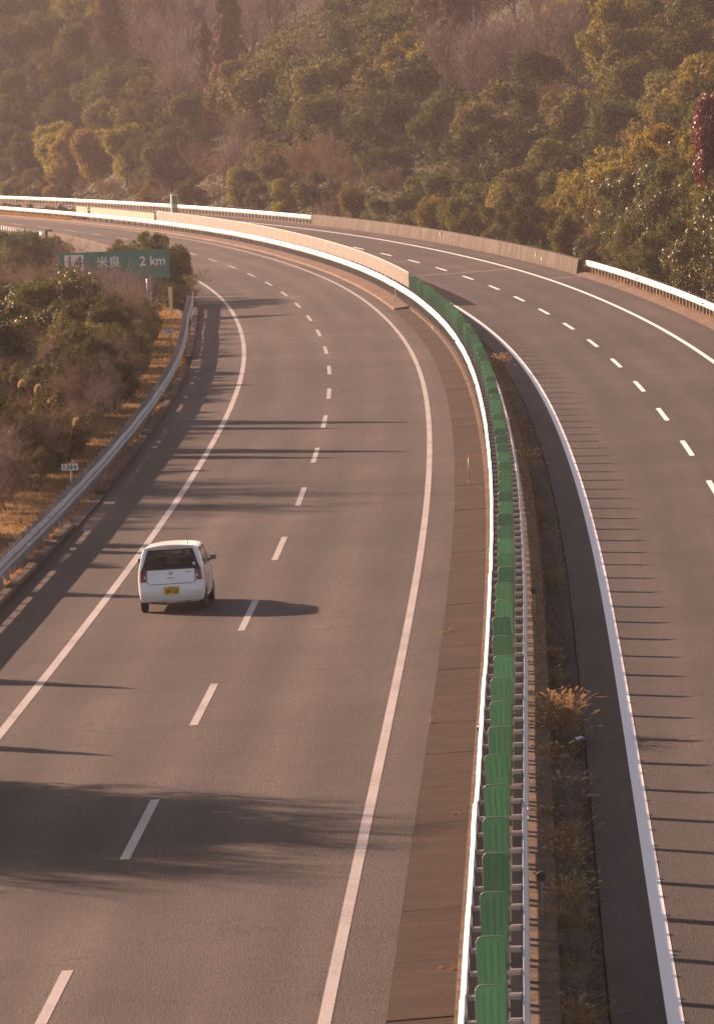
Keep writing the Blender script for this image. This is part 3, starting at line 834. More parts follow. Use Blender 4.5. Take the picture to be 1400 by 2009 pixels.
nS, nZ = len(YS), len(ZL)
NX = 13
def car_part(name, mb, mat, par=None, sm=True):
    return link_mesh(name, mb.mesh(name, smooth=sm), mat, par or car)
body = MB(); sidewin = {(a, b): MB() for a in (-1, 1) for b in (0, 1)}; shield = MB()
for sgn in (-1, 1):
    for j in range(nS - 1):
        for k in range(nZ - 1):
            q = [side_pt(j, k, sgn), side_pt(j + 1, k, sgn), side_pt(j + 1, k + 1, sgn), side_pt(j, k + 1, sgn)]
            ym = sum(p.y for p in q) / 4
            win = 8 <= k <= 11 and 0.50 < ym < 2.32 and not (1.30 < YS[j] + 0.02 < 1.44) and top_z(ym) > ZL[k + 1] + 0.02
            tgt = sidewin[(sgn, int(ym > 1.37))] if win else body
            tgt.add(q, [(0, 1, 2, 3) if sgn > 0 else (3, 2, 1, 0)])
# top: roof, windscreen and bonnet
for j in range(nS - 1):
    for i in range(NX - 1):
        vs = []
        for jj, ii in ((j, i), (j + 1, i), (j + 1, i + 1), (j, i + 1)):
            e = side_pt(jj, nZ - 1, 1); t = -1 + 2 * ii / (NX - 1)
            vs.append(Vector((t * e.x, e.y, e.z + 0.055 * (1 - abs(t) ** 2.6))))
        ym = sum(v.y for v in vs) / 4
        if 2.06 < ym < 2.60 and 0 < i < NX - 2: shield.add(vs, [(0, 3, 2, 1)])
        else: body.add(vs, [(0, 3, 2, 1)])
# nose
for k in range(nZ - 1):
    for i in range(NX - 1):
        vs = []
        for kk, ii in ((k, i), (k, i + 1), (k + 1, i + 1), (k + 1, i)):
            e = side_pt(nS - 1, kk, 1); t = -1 + 2 * ii / (NX - 1); vs.append(Vector((t * e.x, e.y + 0.05 * (1 - t * t), e.z)))
        body.add(vs, [(0, 3, 2, 1)])
# tail surround above the window
def rear_patch(mb, zs, x0f, x1f, n, off=0.0):
    """patch of the tail between x fractions of the local half width"""
    o = len(mb.v); zs = list(zs)
    for z in zs:
        w = width(0.0, z)
        for i in range(n + 1):
            t = x0f(z) + (x1f(z) - x0f(z)) * i / n
            mb.v.append(tuple(rear_pt(t * w, z, off)))
    for r in range(len(zs) - 1):
        for i in range(n):
            a = o + r * (n + 1) + i; mb.f.append((a, a + 1, a + n + 2, a + n + 1))
one = lambda z: 1.0
mone = lambda z: -1.0
rear_patch(body, [1.345, 1.395], mone, one, 12)
WIN = lambda z: float(np.interp(z, [0.93, 1.02, 1.36], [0.995, 0.965, 0.905]))
rear_patch(body, [0.955, 1.05, 1.16, 1.27, 1.345], mone, lambda z: -WIN(z), 2)
rear_patch(body, [0.955, 1.05, 1.16, 1.27, 1.345], WIN, one, 2)
rear_patch(body, [0.60, 0.70, 0.80, 0.90, 0.955], mone, lambda z: -0.80, 2)
rear_patch(body, [0.60, 0.70, 0.80, 0.90, 0.955], lambda z: 0.80, one, 2)
body_o = car_part('body', body, M['car'])
bm_ = bmesh.new(); bm_.from_mesh(body_o.data); bmesh.ops.remove_doubles(bm_, verts=bm_.verts, dist=0.002); bmesh.ops.recalc_face_normals(bm_, faces=bm_.faces)
for f_ in bm_.faces: f_.smooth = True
bm_.to_mesh(body_o.data); bm_.free()
mb = MB(); rear_patch(mb, [0.235, 0.28, 0.33, 0.40, 0.46, 0.50, 0.53, 0.56, 0.60, 0.625, 0.645], mone, one, 16)
bp = car_part('bumper', mb, M['car'])
mb = MB(); rear_patch(mb, [0.30, 0.36], lambda z: -0.55, lambda z: 0.55, 8, 0.004); car_part('lower_trim', mb, M['car'], bp)
HT = lambda z: float(np.interp(z, [0.60, 0.68, 0.93], [0.70, 0.79, 0.80]))
mb = MB(); rear_patch(mb, [0.615, 0.65, 0.70, 0.75, 0.80, 0.85, 0.90, 0.955], lambda z: -HT(z), HT, 14, 0.010); hatch = car_part('tailgate', mb, M['car'])
mb = MB()
for sgn in (-1, 1):
    mb.tube([rear_pt(sgn * HT(z) * width(0, z), z, 0.011) for z in (0.625, 0.66, 0.70, 0.80, 0.88, 0.945)], 0.006, 5)
mb.tube([rear_pt(t * 0.70 * width(0, 0.62), 0.618, 0.011) for t in np.linspace(-1, 1, 13)], 0.006, 5)
car_part('panel_gap', mb, M['seam'], hatch)
mb = MB(); rear_patch(mb, [0.93, 0.97, 1.05, 1.16, 1.27, 1.352], lambda z: -WIN(z), WIN, 14, 0.012); rw = car_part('rear_window', mb, M['glass'])
mb = MB()                                             # black band round the rear window
rear_patch(mb, [0.925, 0.945, 0.965], lambda z: -0.995, lambda z: 0.995, 14, 0.016)
rear_patch(mb, [1.325, 1.356], lambda z: -WIN(z), WIN, 14, 0.016)
for sgn in (-1, 1):
    rear_patch(mb, [0.94, 1.05, 1.16, 1.27, 1.345], lambda z: sgn * WIN(z) * 0.90, lambda z: sgn * WIN(z) * 1.0, 2, 0.016)
car_part('window_border', mb, M['black'], rw)
mb = MB(); mb.tube([rear_pt(0, 0.965, 0.03), rear_pt(0.10, 0.985, 0.03), rear_pt(0.36, 1.0, 0.03)], 0.008, 6); car_part('wiper', mb, M['black'], rw)
mb = MB(); rear_patch(mb, [1.00, 1.03, 1.055], lambda z: 0.78, lambda z: 0.86, 3, 0.018); car_part('sticker', mb, M['sign_white'], rw)
# spoiler lip
mb = MB()
for sgn in (1,):
    pts = [(t * 0.52, 0.27 + 0.02 * t * t, 1.418 - 0.022 * t * t) for t in np.linspace(-1, 1, 9)]
    mb.tube(pts, 0.018, 8)
car_part('spoiler', mb, M['car'])
for sgn in (-1, 1):
    mb = MB(); rear_patch(mb, [0.675, 0.70, 0.76, 0.82, 0.88, 0.928], lambda z: sgn * 0.825, lambda z: sgn * 0.995, 4, 0.018)
    for z0, z1 in ((0.655, 0.70), (0.70, 0.76), (0.76, 0.82), (0.82, 0.88), (0.88, 0.928)):   # wraps round the corner
        q = []
        for z, f2 in ((z0, 0), (z0, 1), (z1, 1), (z1, 0)):
            y_ = rear_y(z) + (0.13 * (1 - abs(z - 0.82) * 1.5) if f2 else -0.012)
            q.append(Vector((sgn * (width(y_ if f2 else 0.0, z) + 0.008), y_, z)))
        mb.add(q, [(0, 1, 2, 3)])
    tl = car_part('tail_light', mb, M['tail_red'])
    mb = MB(); rear_patch(mb, [0.745, 0.775, 0.805], lambda z: sgn * 0.835, lambda z: sgn * 0.895, 3, 0.024); car_part('reversing_lamp', mb, M['tail_white'], tl)
    mb = MB(); rear_patch(mb, [0.785, 0.795], lambda z: sgn * 0.91, lambda z: sgn * 0.99, 3, 0.023); car_part('lamp_divider', mb, M['black'], tl)
    mb = MB(); rear_patch(mb, [0.905, 0.955], lambda z: sgn * 0.80, lambda z: sgn * 0.998, 4, 0.021); car_part('lamp_cap', mb, M['black'], tl)
# emblem, badge, handle
mb = MB()
ring = [(0.045 * math.cos(a), 0.030 * math.sin(a)) for a in np.linspace(0, 2 * math.pi, 17)]
mb.tube([rear_pt(x, 0.845 + z, 0.016) for x, z in ring], 0.006, 5, cap=False)
mb.tube([rear_pt(x, 0.845 + z, 0.016) for x, z in ((-0.022, -0.018), (-0.012, 0.018), (0.012, 0.016), (0.024, 0.0), (0.008, -0.018), (-0.022, -0.018))], 0.006, 5, cap=False)
car_part('emblem', mb, M['chrome'], hatch)
mb = MB()
for i in range(5): mb.box(rear_pt(0.33 + 0.026 * i, 0.86, 0.014), (0.016, 0.008, 0.018 if i % 2 else 0.024))
car_part('badge', mb, M['chrome'], hatch)
mb = MB(); mb.box(rear_pt(0.0, 0.735, 0.006), (0.17, 0.02, 0.035)); hd = car_part('handle', mb, M['car'], hatch, False)
mb = MB(); mb.box(rear_pt(0.0, 0.742, 0.012), (0.16, 0.012, 0.014)); car_part('handle_recess', mb, M['black'], hatch, False)
# number plate in its recess
mb = MB(); mb.box(rear_pt(0.0, 0.475, 0.004), (0.37, 0.02, 0.20)); car_part('plate_recess', mb, M['car'], bp, False)
mb = MB(); mb.box(rear_pt(0.0, 0.475, 0.022), (0.33, 0.012, 0.165)); npl = car_part('number_plate', mb, M['plate_y'], None, False)
py_ = rear_pt(0.0, 0.475, 0.022).y - 0.0085
link_mesh('lettering', text_mesh('87-25', 0.115, 'lettering', 0.001, 0.0035), M['plate_t'], npl, mtx=Matrix.Translation((0.022, py_, 0.455)) @ RX90)
mb = MB()
for i, w_ in enumerate((0.020, 0.018, 0.010, 0.014, 0.014)): mb.box((-0.05 + 0.026 * i, py_, 0.535), (w_, 0.003, 0.020))
mb.box((-0.135, py_, 0.44), (0.022, 0.003, 0.006)); mb.box((-0.135, py_, 0.452), (0.006, 0.003, 0.03)); mb.box((-0.142, py_, 0.448), (0.005, 0.003, 0.018))
car_part('small_marks', mb, M['plate_t'], npl, False)
for kk_ in sidewin:
    car_part('side_window', sidewin[kk_], M['glass'])
car_part('windscreen', shield, M['glass_clear'])
mb = MB(); mb.box((0, 1.62, 0.27), (1.26, 2.9, 0.10)); mb.box((0, 0.16, 0.30), (1.1, 0.14, 0.16)); mb.tube([(0.36, 0.02, 0.22), (0.36, 0.3, 0.22)], 0.025, 8); mb.box((0, 0.5, 0.28), (1.1, 0.09, 0.09))
car_part('underbody', mb, M['black'], None, False)
for x in (-0.32, 0.32):
    for y, h in ((0.72, 0.60), (1.62, 0.62)):
        mb = MB(); mb.box((x, y, 0.34 + h / 2), (0.46, 0.13, h)); mb.box((x, y + 0.22, 0.48), (0.46, 0.42, 0.14)); mb.box((x, y - 0.01, 0.34 + h + 0.09), (0.24, 0.09, 0.17))
        link_mesh('seat', mb.mesh('seat', bevel=0.035), M['seat'], car)
mb = MB(); mb.box((0, 2.38, 0.78), (1.2, 0.35, 0.24)); mb.box((0, 0.50, 0.80), (1.1, 0.32, 0.02)); car_part('dashboard', mb, M['black'], None, False)
# wheels
def wheel(x, y, sgn):
    mb = MB(); n = 28
    prof = [(-0.075, 0.165), (-0.078, 0.23), (-0.062, 0.262), (-0.03, TR), (0.03, TR), (0.062, 0.262), (0.078, 0.23), (0.075, 0.165)]
    o = 0
    for a in range(n):
        t = 2 * math.pi * a / n
        for px, pr in prof: mb.v.append((px, pr * math.cos(t), pr * math.sin(t)))
    k = len(prof)
    for a in range(n):
        for i in range(k - 1):
            mb.f.append((a * k + i, a * k + i + 1, ((a + 1) % n) * k + i + 1, ((a + 1) % n) * k + i))
    w = empty('wheel_hub'); COL.objects.unlink(w); bpy.data.objects.remove(w)
    ty = link_mesh('wheel', mb.mesh('wheel', True), M['rubber'], car, loc=(x, y, TR - 0.004))
    mb = MB(); mb.tube([(sgn * 0.02, 0, 0), (sgn * 0.055, 0, 0)], 0.168, 24)
    for i in range(6):
        t = math.pi * i / 3; mb.box((sgn * 0.06, 0.10 * math.cos(t), 0.10 * math.sin(t)), (0.02, 0.05, 0.05), Matrix.Rotation(t, 3, 'X'))
    link_mesh('rim', mb.mesh('rim'), M['rim'], ty)
for y in WHY:
    wheel(-0.645, y, -1); wheel(0.645, y, 1)
for sgn in (-1, 1):
    mb = MB(); mb.box((sgn * 0.805, 2.22, 1.03), (0.145, 0.08, 0.115)); mi = link_mesh('door_mirror', mb.mesh('door_mirror', True, bevel=0.03), M['car'], car)
    mb = MB(); mb.box((sgn * 0.805, 2.172, 1.03), (0.125, 0.014, 0.10)); link_mesh('mirror_glass', mb.mesh('mirror_glass'), M['mirror'], mi)
    mb = MB(); mb.box((sgn * 0.735, 2.24, 0.985), (0.09, 0.05, 0.04)); link_mesh('mirror_arm', mb.mesh('mirror_arm'), M['black'], mi)
    mb = MB()                                         # door gaps, handles, belt line
    for yg in (0.80, 1.37, 2.36):
        mb.tube([(sgn * (width(yg, z) + 0.001), yg, z) for z in (0.34, 0.5, 0.7, 0.9)], 0.005, 5)
    mb.tube([(sgn * (width(y, 0.945) + 0.002), y, 0.945) for y in np.linspace(0.4, 2.45, 12)], 0.009, 5)
    car_part('door_gap', mb, M['seam'])
    for yg in (0.95, 1.52):
        mb = MB(); mb.box((sgn * (width(yg, 0.84) + 0.012), yg, 0.84), (0.03, 0.15, 0.03)); link_mesh('door_handle', mb.mesh('door_handle', bevel=0.008), M['car'], car)
mb = MB(); mb.tube([(0.38, 0.52, 1.44), (0.38, 0.48, 1.47), (0.38, 0.40, 1.66)], [0.012, 0.008, 0.004], 6); car_part('antenna', mb, M['black'])
car.matrix_world = frame(142.35, -1.72, 0.004) @ Matrix.Rotation(-math.atan(EL), 4, 'Y') @ Matrix.Rotation(math.radians(-1.0), 4, 'Z') @ Matrix.Translation((0, -WHY[0], 0))

# ------------------------------------------------------------------ vegetation: shared meshes
def quads(c, n, t, L, W):
    """leaf-shaped quads: centre c, normal n, long axis t, length L, width W (arrays)"""
    n = n / (np.linalg.norm(n, axis=1, keepdims=True) + 1e-9)
    t = t - n * (t * n).sum(1, keepdims=True); t /= (np.linalg.norm(t, axis=1, keepdims=True) + 1e-9)
    b = np.cross(n, t)
    L = np.asarray(L)[:, None] / 2; W = np.asarray(W)[:, None] / 2
    v = np.stack([c - t * L, c + b * W - t * L * 0.1 + n * W * 0.35, c + t * L, c - b * W - t * L * 0.1 + n * W * 0.35], 1).reshape(-1, 3)
    f = np.arange(len(c) * 4).reshape(-1, 4)
    return v, f
def rdir(r, n):
    d = r.normal(size=(n, 3)); return d / np.linalg.norm(d, axis=1, keepdims=True)
def leaf_crown(name, seed, rx, rz, zc, nl, n, leaf, lob=(0.30, 0.46), bottom=-0.55, open_=0.0):
    """crown of leaves in many small lobes round an ellipsoid centred at height zc"""
    r = np.random.default_rng(seed)
    d = rdir(r, nl * 4); d = d[d[:, 2] > bottom][:nl]; nl = len(d)
    rad = r.uniform(0.60, 1.0, nl) ** 0.7
    cen = d * rad[:, None] * np.array([rx, rx * r.uniform(0.85, 1.1), rz]) * 0.80
    lr = r.uniform(*lob, nl) * rx
    # each lobe splits into tufts
    nt = 8
    td = rdir(r, nl * nt).reshape(nl, nt, 3)
    tc = cen[:, None] + td * lr[:, None, None] * 0.72 * np.array([1, 1, 0.8]); tr = lr[:, None] * r.uniform(0.34, 0.60, (nl, nt))
    tc = tc.reshape(-1, 3); tr = tr.ravel()
    keep = r.uniform(size=len(tr)) > open_
    tc, tr = tc[keep], tr[keep]
    w = tr ** 2; k = r.choice(len(tr), n, p=w / w.sum())
    o = rdir(r, n)
    p = tc[k] + o * (tr[k] * r.uniform(0.35, 1.05, n) ** 0.5)[:, None]
    out = p / np.array([rx, rx, rz]); q = np.linalg.norm(out, axis=1)
    ok = q > 0.28; p, o, k = p[ok], o[ok], k[ok]
    nrm = o * 0.8 + rdir(r, len(p)) * 0.9 + np.array([0, 0, 0.35])
    lt = rdir(r, len(p)); lt[:, 2] -= 0.4
    L = leaf * r.uniform(0.6, 1.35, len(p))
    v, f = quads(p, nrm, lt, L, L * r.uniform(0.42, 0.62, len(p)))
    v[:, 2] += zc
    return mesh_np(name, v, f)
def ribbons(segs, r, sides=1):
    """segs: list of (p0, p1, r0, r1) arrays -> crossed flat strips"""
    p0 = np.array([s[0] for s in segs]); p1 = np.array([s[1] for s in segs]); r0 = np.array([s[2] for s in segs])[:, None]; r1 = np.array([s[3] for s in segs])[:, None]
    t = p1 - p0; t /= np.linalg.norm(t, axis=1, keepdims=True) + 1e-9
    V, F, o = [], [], 0
    a = np.cross(t, rdir(r, len(t))); a /= np.linalg.norm(a, axis=1, keepdims=True) + 1e-9
    b = np.cross(t, a)
    for ax in ((a, b) if sides == 2 else (a,)):
        v = np.stack([p0 - ax * r0, p0 + ax * r0, p1 + ax * r1, p1 - ax * r1], 1).reshape(-1, 3)
        V.append(v); F.append(np.arange(len(v)).reshape(-1, 4) + o); o += len(v)
    return np.concatenate(V), np.concatenate(F)
def bare_tree(name, seed, H, spread, n1, n2, n3, thick=1.0, up=0.75):
    """leafless crown: limbs, branches and a haze of upright twigs"""
    r = np.random.default_rng(seed); segs = []
    def grow(p, d, L, rad, lev):
        m = 3 if lev < 2 else 2
        pts = [p]; dd = d.copy()
        for i in range(m):
            dd = dd + r.normal(0, 0.16, 3) + np.array([0, 0, 0.10 * up]); dd /= np.linalg.norm(dd)
            q = pts[-1] + dd * L / m
            segs.append((pts[-1], q, rad * (1 - 0.55 * i / m), rad * (1 - 0.55 * (i + 1) / m))); pts.append(q)
        if lev < 3:
            for _ in range((n1, n2, n3)[lev]):
                f = r.uniform(0.25, 1.0); j = min(int(f * m), m - 1); q = pts[j] + (pts[j + 1] - pts[j]) * (f * m - j)
                a = rdir(r, 1)[0]; nd = dd * 0.55 + a * spread + np.array([0, 0, 0.35 * up]); nd /= np.linalg.norm(nd)
                grow(q, nd, L * r.uniform(0.42, 0.66), rad * 0.42, lev + 1)
    for _ in range(3):
        d = np.array([r.normal(0, 0.28), r.normal(0, 0.28), 1.0]); d /= np.linalg.norm(d)
        grow(np.array([r.normal(0, .15), r.normal(0, .15), H * 0.18]), d, H * r.uniform(0.45, 0.6), 0.055 * thick * H / 6, 0)
    big = [s for s in segs if s[2] > 0.018]; small = [s for s in segs if s[2] <= 0.018]
    small = [(s[0], s[1], max(s[2], 0.007 * thick), max(s[3], 0.0045 * thick)) for s in small]
    v1, f1 = ribbons(big, r, 2); v2, f2 = ribbons(small, r, 1)
    return mesh_np(name, np.concatenate([v1, v2]), np.concatenate([f1, f2 + len(v1)]))
def conifer(name, seed, H, R, n, leaf):
    r = np.random.default_rng(seed)
    z = r.uniform(0.06, 1, n) ** 0.85; a = r.uniform(0, 2 * math.pi, n)
    lay = 0.78 + 0.22 * np.sin(z * 46 + a * 3) + 0.1 * np.sin(a * 5 + z * 19)
    rad = R * (1 - z) ** 0.8 * lay * r.uniform(0.45, 1.0, n) ** 0.5 + 0.06
    p = np.stack([rad * np.cos(a), rad * np.sin(a), z * H - rad * 0.18], 1)
    o = np.stack([np.cos(a), np.sin(a), np.full(n, 0.5)], 1)
    L = leaf * r.uniform(0.6, 1.4, n)
    v, f = quads(p, o + rdir(r, n) * 0.7, np.stack([np.cos(a), np.sin(a), np.full(n, -0.6)], 1) + rdir(r, n) * 0.5, L, L * 0.4)
    return mesh_np(name, v, f)
def bamboo(name, seed, H, n_culm, per):
    r = np.random.default_rng(seed); P_, N_, T_ = [], [], []; segs = []
    for i in range(n_culm):
        a = r.uniform(0, 2 * math.pi); b0 = np.array([r.normal(0, 0.7), r.normal(0, 0.7), 0]); d = np.array([math.cos(a), math.sin(a), 0])
        h = H * r.uniform(0.75, 1.1); reach = r.uniform(0.5, 1.6)
        t = np.linspace(0, 1, 9)
        c = b0 + np.outer(t ** 2.4 * reach, d) + np.outer(h * (t - 0.28 * t ** 4), [0, 0, 1])
        for j in range(8): segs.append((c[j], c[j + 1], 0.03 * (1 - t[j]) + 0.008, 0.03 * (1 - t[j + 1]) + 0.006))
        q = r.uniform(0.38, 1.0, per); idx = np.clip((q * 8).astype(int), 0, 7)
        base = c[idx] + (c[idx + 1] - c[idx]) * (q * 8 - idx)[:, None]
        off = rdir(r, per) * (0.55 * r.uniform(0.2, 1, per))[:, None]; off[:, 2] -= 0.15
        P_.append(base + off); N_.append(rdir(r, per)); T_.append(np.tile(d, (per, 1)) * 0.6 + off + np.array([0, 0, -0.35]))
    P_ = np.concatenate(P_); N_ = np.concatenate(N_); T_ = np.concatenate(T_); L = r.uniform(0.12, 0.26, len(P_))
    v, f = quads(P_, N_, T_, L, L * 0.22)
    v2, f2 = ribbons(segs, r, 2)
    return mesh_np(name, np.concatenate([v, v2]), np.concatenate([f, f2 + len(v)]))
def trunk_mesh(seed, h, r0, limbs):
    r = np.random.default_rng(seed); b = MB()
    p = [(0, 0, -0.6)]; x = y = 0
    for i in range(1, 5):
        x += r.normal(0, 0.08); y += r.normal(0, 0.08); p.append((x, y, h * i / 4))
    b.tube(p, [r0 * 1.25, r0, r0 * 0.85, r0 * 0.65, r0 * 0.4], 7)
    for i in range(limbs):
        a = r.uniform(0, 6.28); z = h * r.uniform(0.4, 0.85); L = h * r.uniform(0.35, 0.6)
        b.tube([(x * 0.5, y * 0.5, z), (math.cos(a) * L * .5, math.sin(a) * L * .5, z + L * .35), (math.cos(a) * L, math.sin(a) * L, z + L * .75)], [r0 * .5, r0 * .32, r0 * .12], 5)
    return b.mesh('trunk')
TRUNK = [trunk_mesh(i, 3.2, 0.16, 5) for i in range(3)]
# far crowns (5.5-8 m trees), near crowns with finer leaves, shrubs
FAR = [leaf_crown('crown', 10 + i, 2.7, 2.9 + 0.4 * (i % 3), 3.15, 17, 15000, 0.225, (0.32, 0.50), -0.95) for i in range(5)]
FARW = [leaf_crown('crown', 30 + i, 3.4, 2.3, 2.7, 20, 15000, 0.225, (0.28, 0.42), -0.95) for i in range(3)]
NEAR = [leaf_crown('crown', 50 + i, 2.3, 2.9, 3.0, 22, 28000, 0.150, (0.28, 0.44), -0.95) for i in range(4)]
BUSH = [leaf_crown('crown', 70 + i, 1.45, 1.45, 1.45, 24, 12000, 0.105, (0.24, 0.42), -0.9) for i in range(4)]
LOOSE = [leaf_crown('crown', 80 + i, 1.9, 2.1, 2.2, 24, 9000, 0.12, (0.22, 0.40), -0.8, 0.45) for i in range(3)]
BARE = [bare_tree('crown', 100 + i, 6.5, 0.62, 9, 9, 7, 1.5) for i in range(4)]
BRUSH = [bare_tree('crown', 120 + i, 3.6, 0.85, 9, 9, 7, 1.5, 0.5) for i in range(3)]
BRUSHN = [bare_tree('crown', 130 + i, 3.4, 0.95, 11, 10, 9, 0.95, 0.4) for i in range(3)]
CEDAR = [conifer('crown', 140 + i, 9.5, 2.3, 11000, 0.24) for i in range(2)]
BAMB = [bamboo('crown', 150 + i, 6.5, 34, 300) for i in range(2)]
BARE_STEM = [trunk_mesh(20 + i, 2.2, 0.09, 3) for i in range(2)]

KINDS = {  # crown meshes, material, describing words, trunk
    'dark': (FAR, 'leaf_dark', 'dark green evergreen tree', 'tree'), 'olive': (FAR, 'leaf_olive', 'olive green broadleaf tree', 'tree'),
    'gold': (FAR, 'leaf_gold', 'golden green sunlit tree', 'tree'), 'wide': (FARW, 'leaf_olive', 'broad spreading olive tree', 'tree'), 'wided': (FARW, 'leaf_dark', 'broad dark spreading tree', 'tree'),
    'bare': (BARE, 'twig', 'leafless pinkish grey tree', 'tree'), 'brush': (BRUSH, 'twig_brown', 'leafless brown brushwood shrub', 'shrub'),
    'cedar': (CEDAR, 'leaf_rust', 'tall rust brown cedar', 'tree'), 'bamboo': (BAMB, 'leaf_tan', 'arching tan bamboo clump', 'bamboo'),
    'near': (NEAR, 'leaf_gloss', 'glossy green leafy tree', 'tree'), 'neargold': (NEAR, 'leaf_gold', 'golden green leafy tree', 'tree'), 'nearolive': (NEAR, 'leaf_olive', 'olive leafy tree', 'tree'),
    'red': (NEAR, 'leaf_red', 'dark red leaved tree', 'tree'), 'bush': (BUSH, 'leaf_gloss', 'glossy round bush', 'bush'), 'busho': (BUSH, 'leaf_olive', 'olive round bush', 'bush'), 'bushd': (BUSH, 'leaf_dark', 'dark round bush', 'bush'),
    'loose': (LOOSE, 'leaf_olive', 'loose open leafy shrub', 'shrub'), 'looseg': (LOOSE, 'leaf_gloss', 'loose glossy leafy shrub', 'shrub'),
    'brushn': (BRUSHN, 'twig_brown', 'tangled brown twiggy shrub', 'shrub'), 'brushp': (BRUSHN, 'twig', 'tangled pale twiggy shrub', 'shrub'), 'nearbare': (BARE, 'twig_brown', 'leafless brown tree', 'tree'),
}
NUM = ['', 'one', 'two', 'three', 'four', 'five', 'six', 'seven', 'eight', 'nine', 'ten', 'eleven', 'twelve']
NAMES = {'tree': 'broadleaf_tree', 'shrub': 'shrub', 'bush': 'bush', 'bamboo': 'bamboo_clump'}
pending = []      # (row key, px, kind, spec) -> labelled after all positions are known
UNIT = {'bush': 2.9, 'busho': 2.9, 'bushd': 2.9, 'brushn': 3.0, 'brushp': 3.0, 'near': 6.0, 'nearolive': 6.0, 'loose': 4.2, 'looseg': 4.2}
def plant(kind, s, u, scale, row, group, sz=1.0, rot=None, lean=0.0):
    p = G(s, u)
    lim = 0.06 if s < 235 else -1
    if group.startswith('roadside') and s < 322 and kind in UNIT and random.random() > lim:   # the bank's growth stays low enough to leave the shoulder in sun
        top = 0.35 + 0.72 * max(0.0, -5.9 - u) + float(zroad(s, -6)) - p.z
        scale = min(scale, top * random.uniform(0.85, 1.1) / UNIT[kind])
    px, py = project(p.x, p.y, p.z + 2 * scale)
    pending.append(dict(kind=kind, p=p, scale=scale, row=row, group=group, px=px, py=py, sz=sz, rot=random.uniform(0, 6.28) if rot is None else rot, lean=lean))
def flush_plants():
    rows = {}
    for q in pending: rows.setdefault((q['row'], KINDS[q['kind']][2]), []).append(q)
    for (row, words), L in rows.items():
        L.sort(key=lambda q: q['px'])
        for i, q in enumerate(L):
            crowns, mat, words, cat = KINDS[q['kind']]
            if len(L) == 1: lab = '%s %s' % (words, row)
            elif i == len(L) - 1 and len(L) > 2: lab = '%s %s, rightmost such' % (words, row)
            elif i == 0: lab = '%s %s, leftmost such' % (words, row)
            else: lab = '%s %s, %s such from left' % (words, row, nth(i + 1))
            nmn = {'cedar': 'cedar_tree', 'bare': 'bare_tree', 'nearbare': 'bare_tree'}.get(q['kind'], NAMES[cat])
            e = empty(nmn, label=lab, cat=cat, group=q['group'])
            e.matrix_world = Matrix.Translation(q['p'] - Vector((0, 0, 0.05))) @ Matrix.Rotation(q['lean'], 4, 'Y') @ Matrix.Rotation(q['rot'], 4, 'Z') @ Matrix.Diagonal((q['scale'], q['scale'], q['scale'] * q['sz'], 1))
            k = random.randrange(1000)
            link_mesh('crown', crowns[k % len(crowns)], M[mat], e)
            if cat in ('tree',):
                link_mesh('trunk', BARE_STEM[k % 2] if 'bare' in q['kind'] else TRUNK[k % 3], M['bark'], e)
            elif cat in ('shrub', 'bush'):
                o = link_mesh('stem', BARE_STEM[k % 2], M['bark'], e); o.scale = (0.5, 0.5, 0.55)

# --- hillside beyond the bend: rows climbing away from the road; kinds follow what stands where in the photograph
ANCH = [  # px, py, kind
    (30, 60, 'dark'), (80, 40, 'wided'), (130, 20, 'wide'), (60, 160, 'dark'), (20, 250, 'dark'), (110, 200, 'dark'), (150, 90, 'dark'), (230, 70, 'cedar'), (190, 150, 'olive'), (60, 330, 'olive'), (130, 300, 'gold'),
    (330, 20, 'bare'), (260, 20, 'gold'), (400, 30, 'bare'), (470, 60, 'bare'), (560, 20, 'bare'), (310, 110, 'bare'), (350, 150, 'bare'), (230, 130, 'wided'), (250, 200, 'wide'), (190, 240, 'brush'), (210, 290, 'gold'),
    (280, 220, 'olive'), (340, 210, 'dark'), (300, 270, 'dark'), (380, 240, 'olive'), (270, 330, 'brush'), (330, 340, 'brush'), (200, 350, 'brush'), (390, 190, 'bare'), (430, 180, 'wide'), (420, 110, 'cedar'), (450, 260, 'bare'), (400, 290, 'brush'),
    (520, 90, 'wide'), (560, 140, 'wide'), (520, 180, 'olive'), (600, 130, 'wided'), (660, 60, 'wided'), (700, 40, 'dark'), (620, 40, 'wide'), (760, 40, 'wided'), (660, 150, 'olive'), (600, 200, 'olive'), (500, 230, 'bare'), (560, 240, 'wide'),
    (730, 120, 'bare'), (700, 140, 'bare'), (790, 130, 'gold'), (800, 170, 'dark'), (750, 190, 'wided'), (690, 210, 'wided'), (640, 250, 'brush'), (720, 250, 'brush'), (900, 40, 'cedar'), (860, 60, 'gold'), (850, 110, 'bare'), (940, 70, 'bare'),
    (960, 130, 'bare'), (1000, 30, 'bare'), (1050, 60, 'bare'), (1080, 20, 'bare'), (1110, 90, 'bare'), (1000, 160, 'olive'), (920, 170, 'bare'), (950, 160, 'dark'), (1020, 110, 'dark'), (1090, 150, 'dark'), (880, 190, 'olive'),
    (1160, 60, 'gold'), (1200, 40, 'gold'), (1240, 20, 'olive'), (1180, 110, 'gold'), (1230, 70, 'olive'), (1150, 170, 'bamboo'), (1230, 120, 'bamboo'), (1290, 100, 'bamboo'), (1350, 70, 'bamboo'), (1320, 30, 'olive'), (1380, 20, 'olive'), (1280, 160, 'olive'), (1360, 130, 'gold'),
]
def kind_at(px, py):
    best = min(ANCH, key=lambda a: (a[0] - px) ** 2 + ((a[1] - py) * 1.4) ** 2 + random.uniform(0, 900)); return best[2]
HILL = 'trees on the wooded hillside'
hill_u = [22.5, 28, 34, 41, 49, 58, 68, 79, 91, 104, 118, 133]
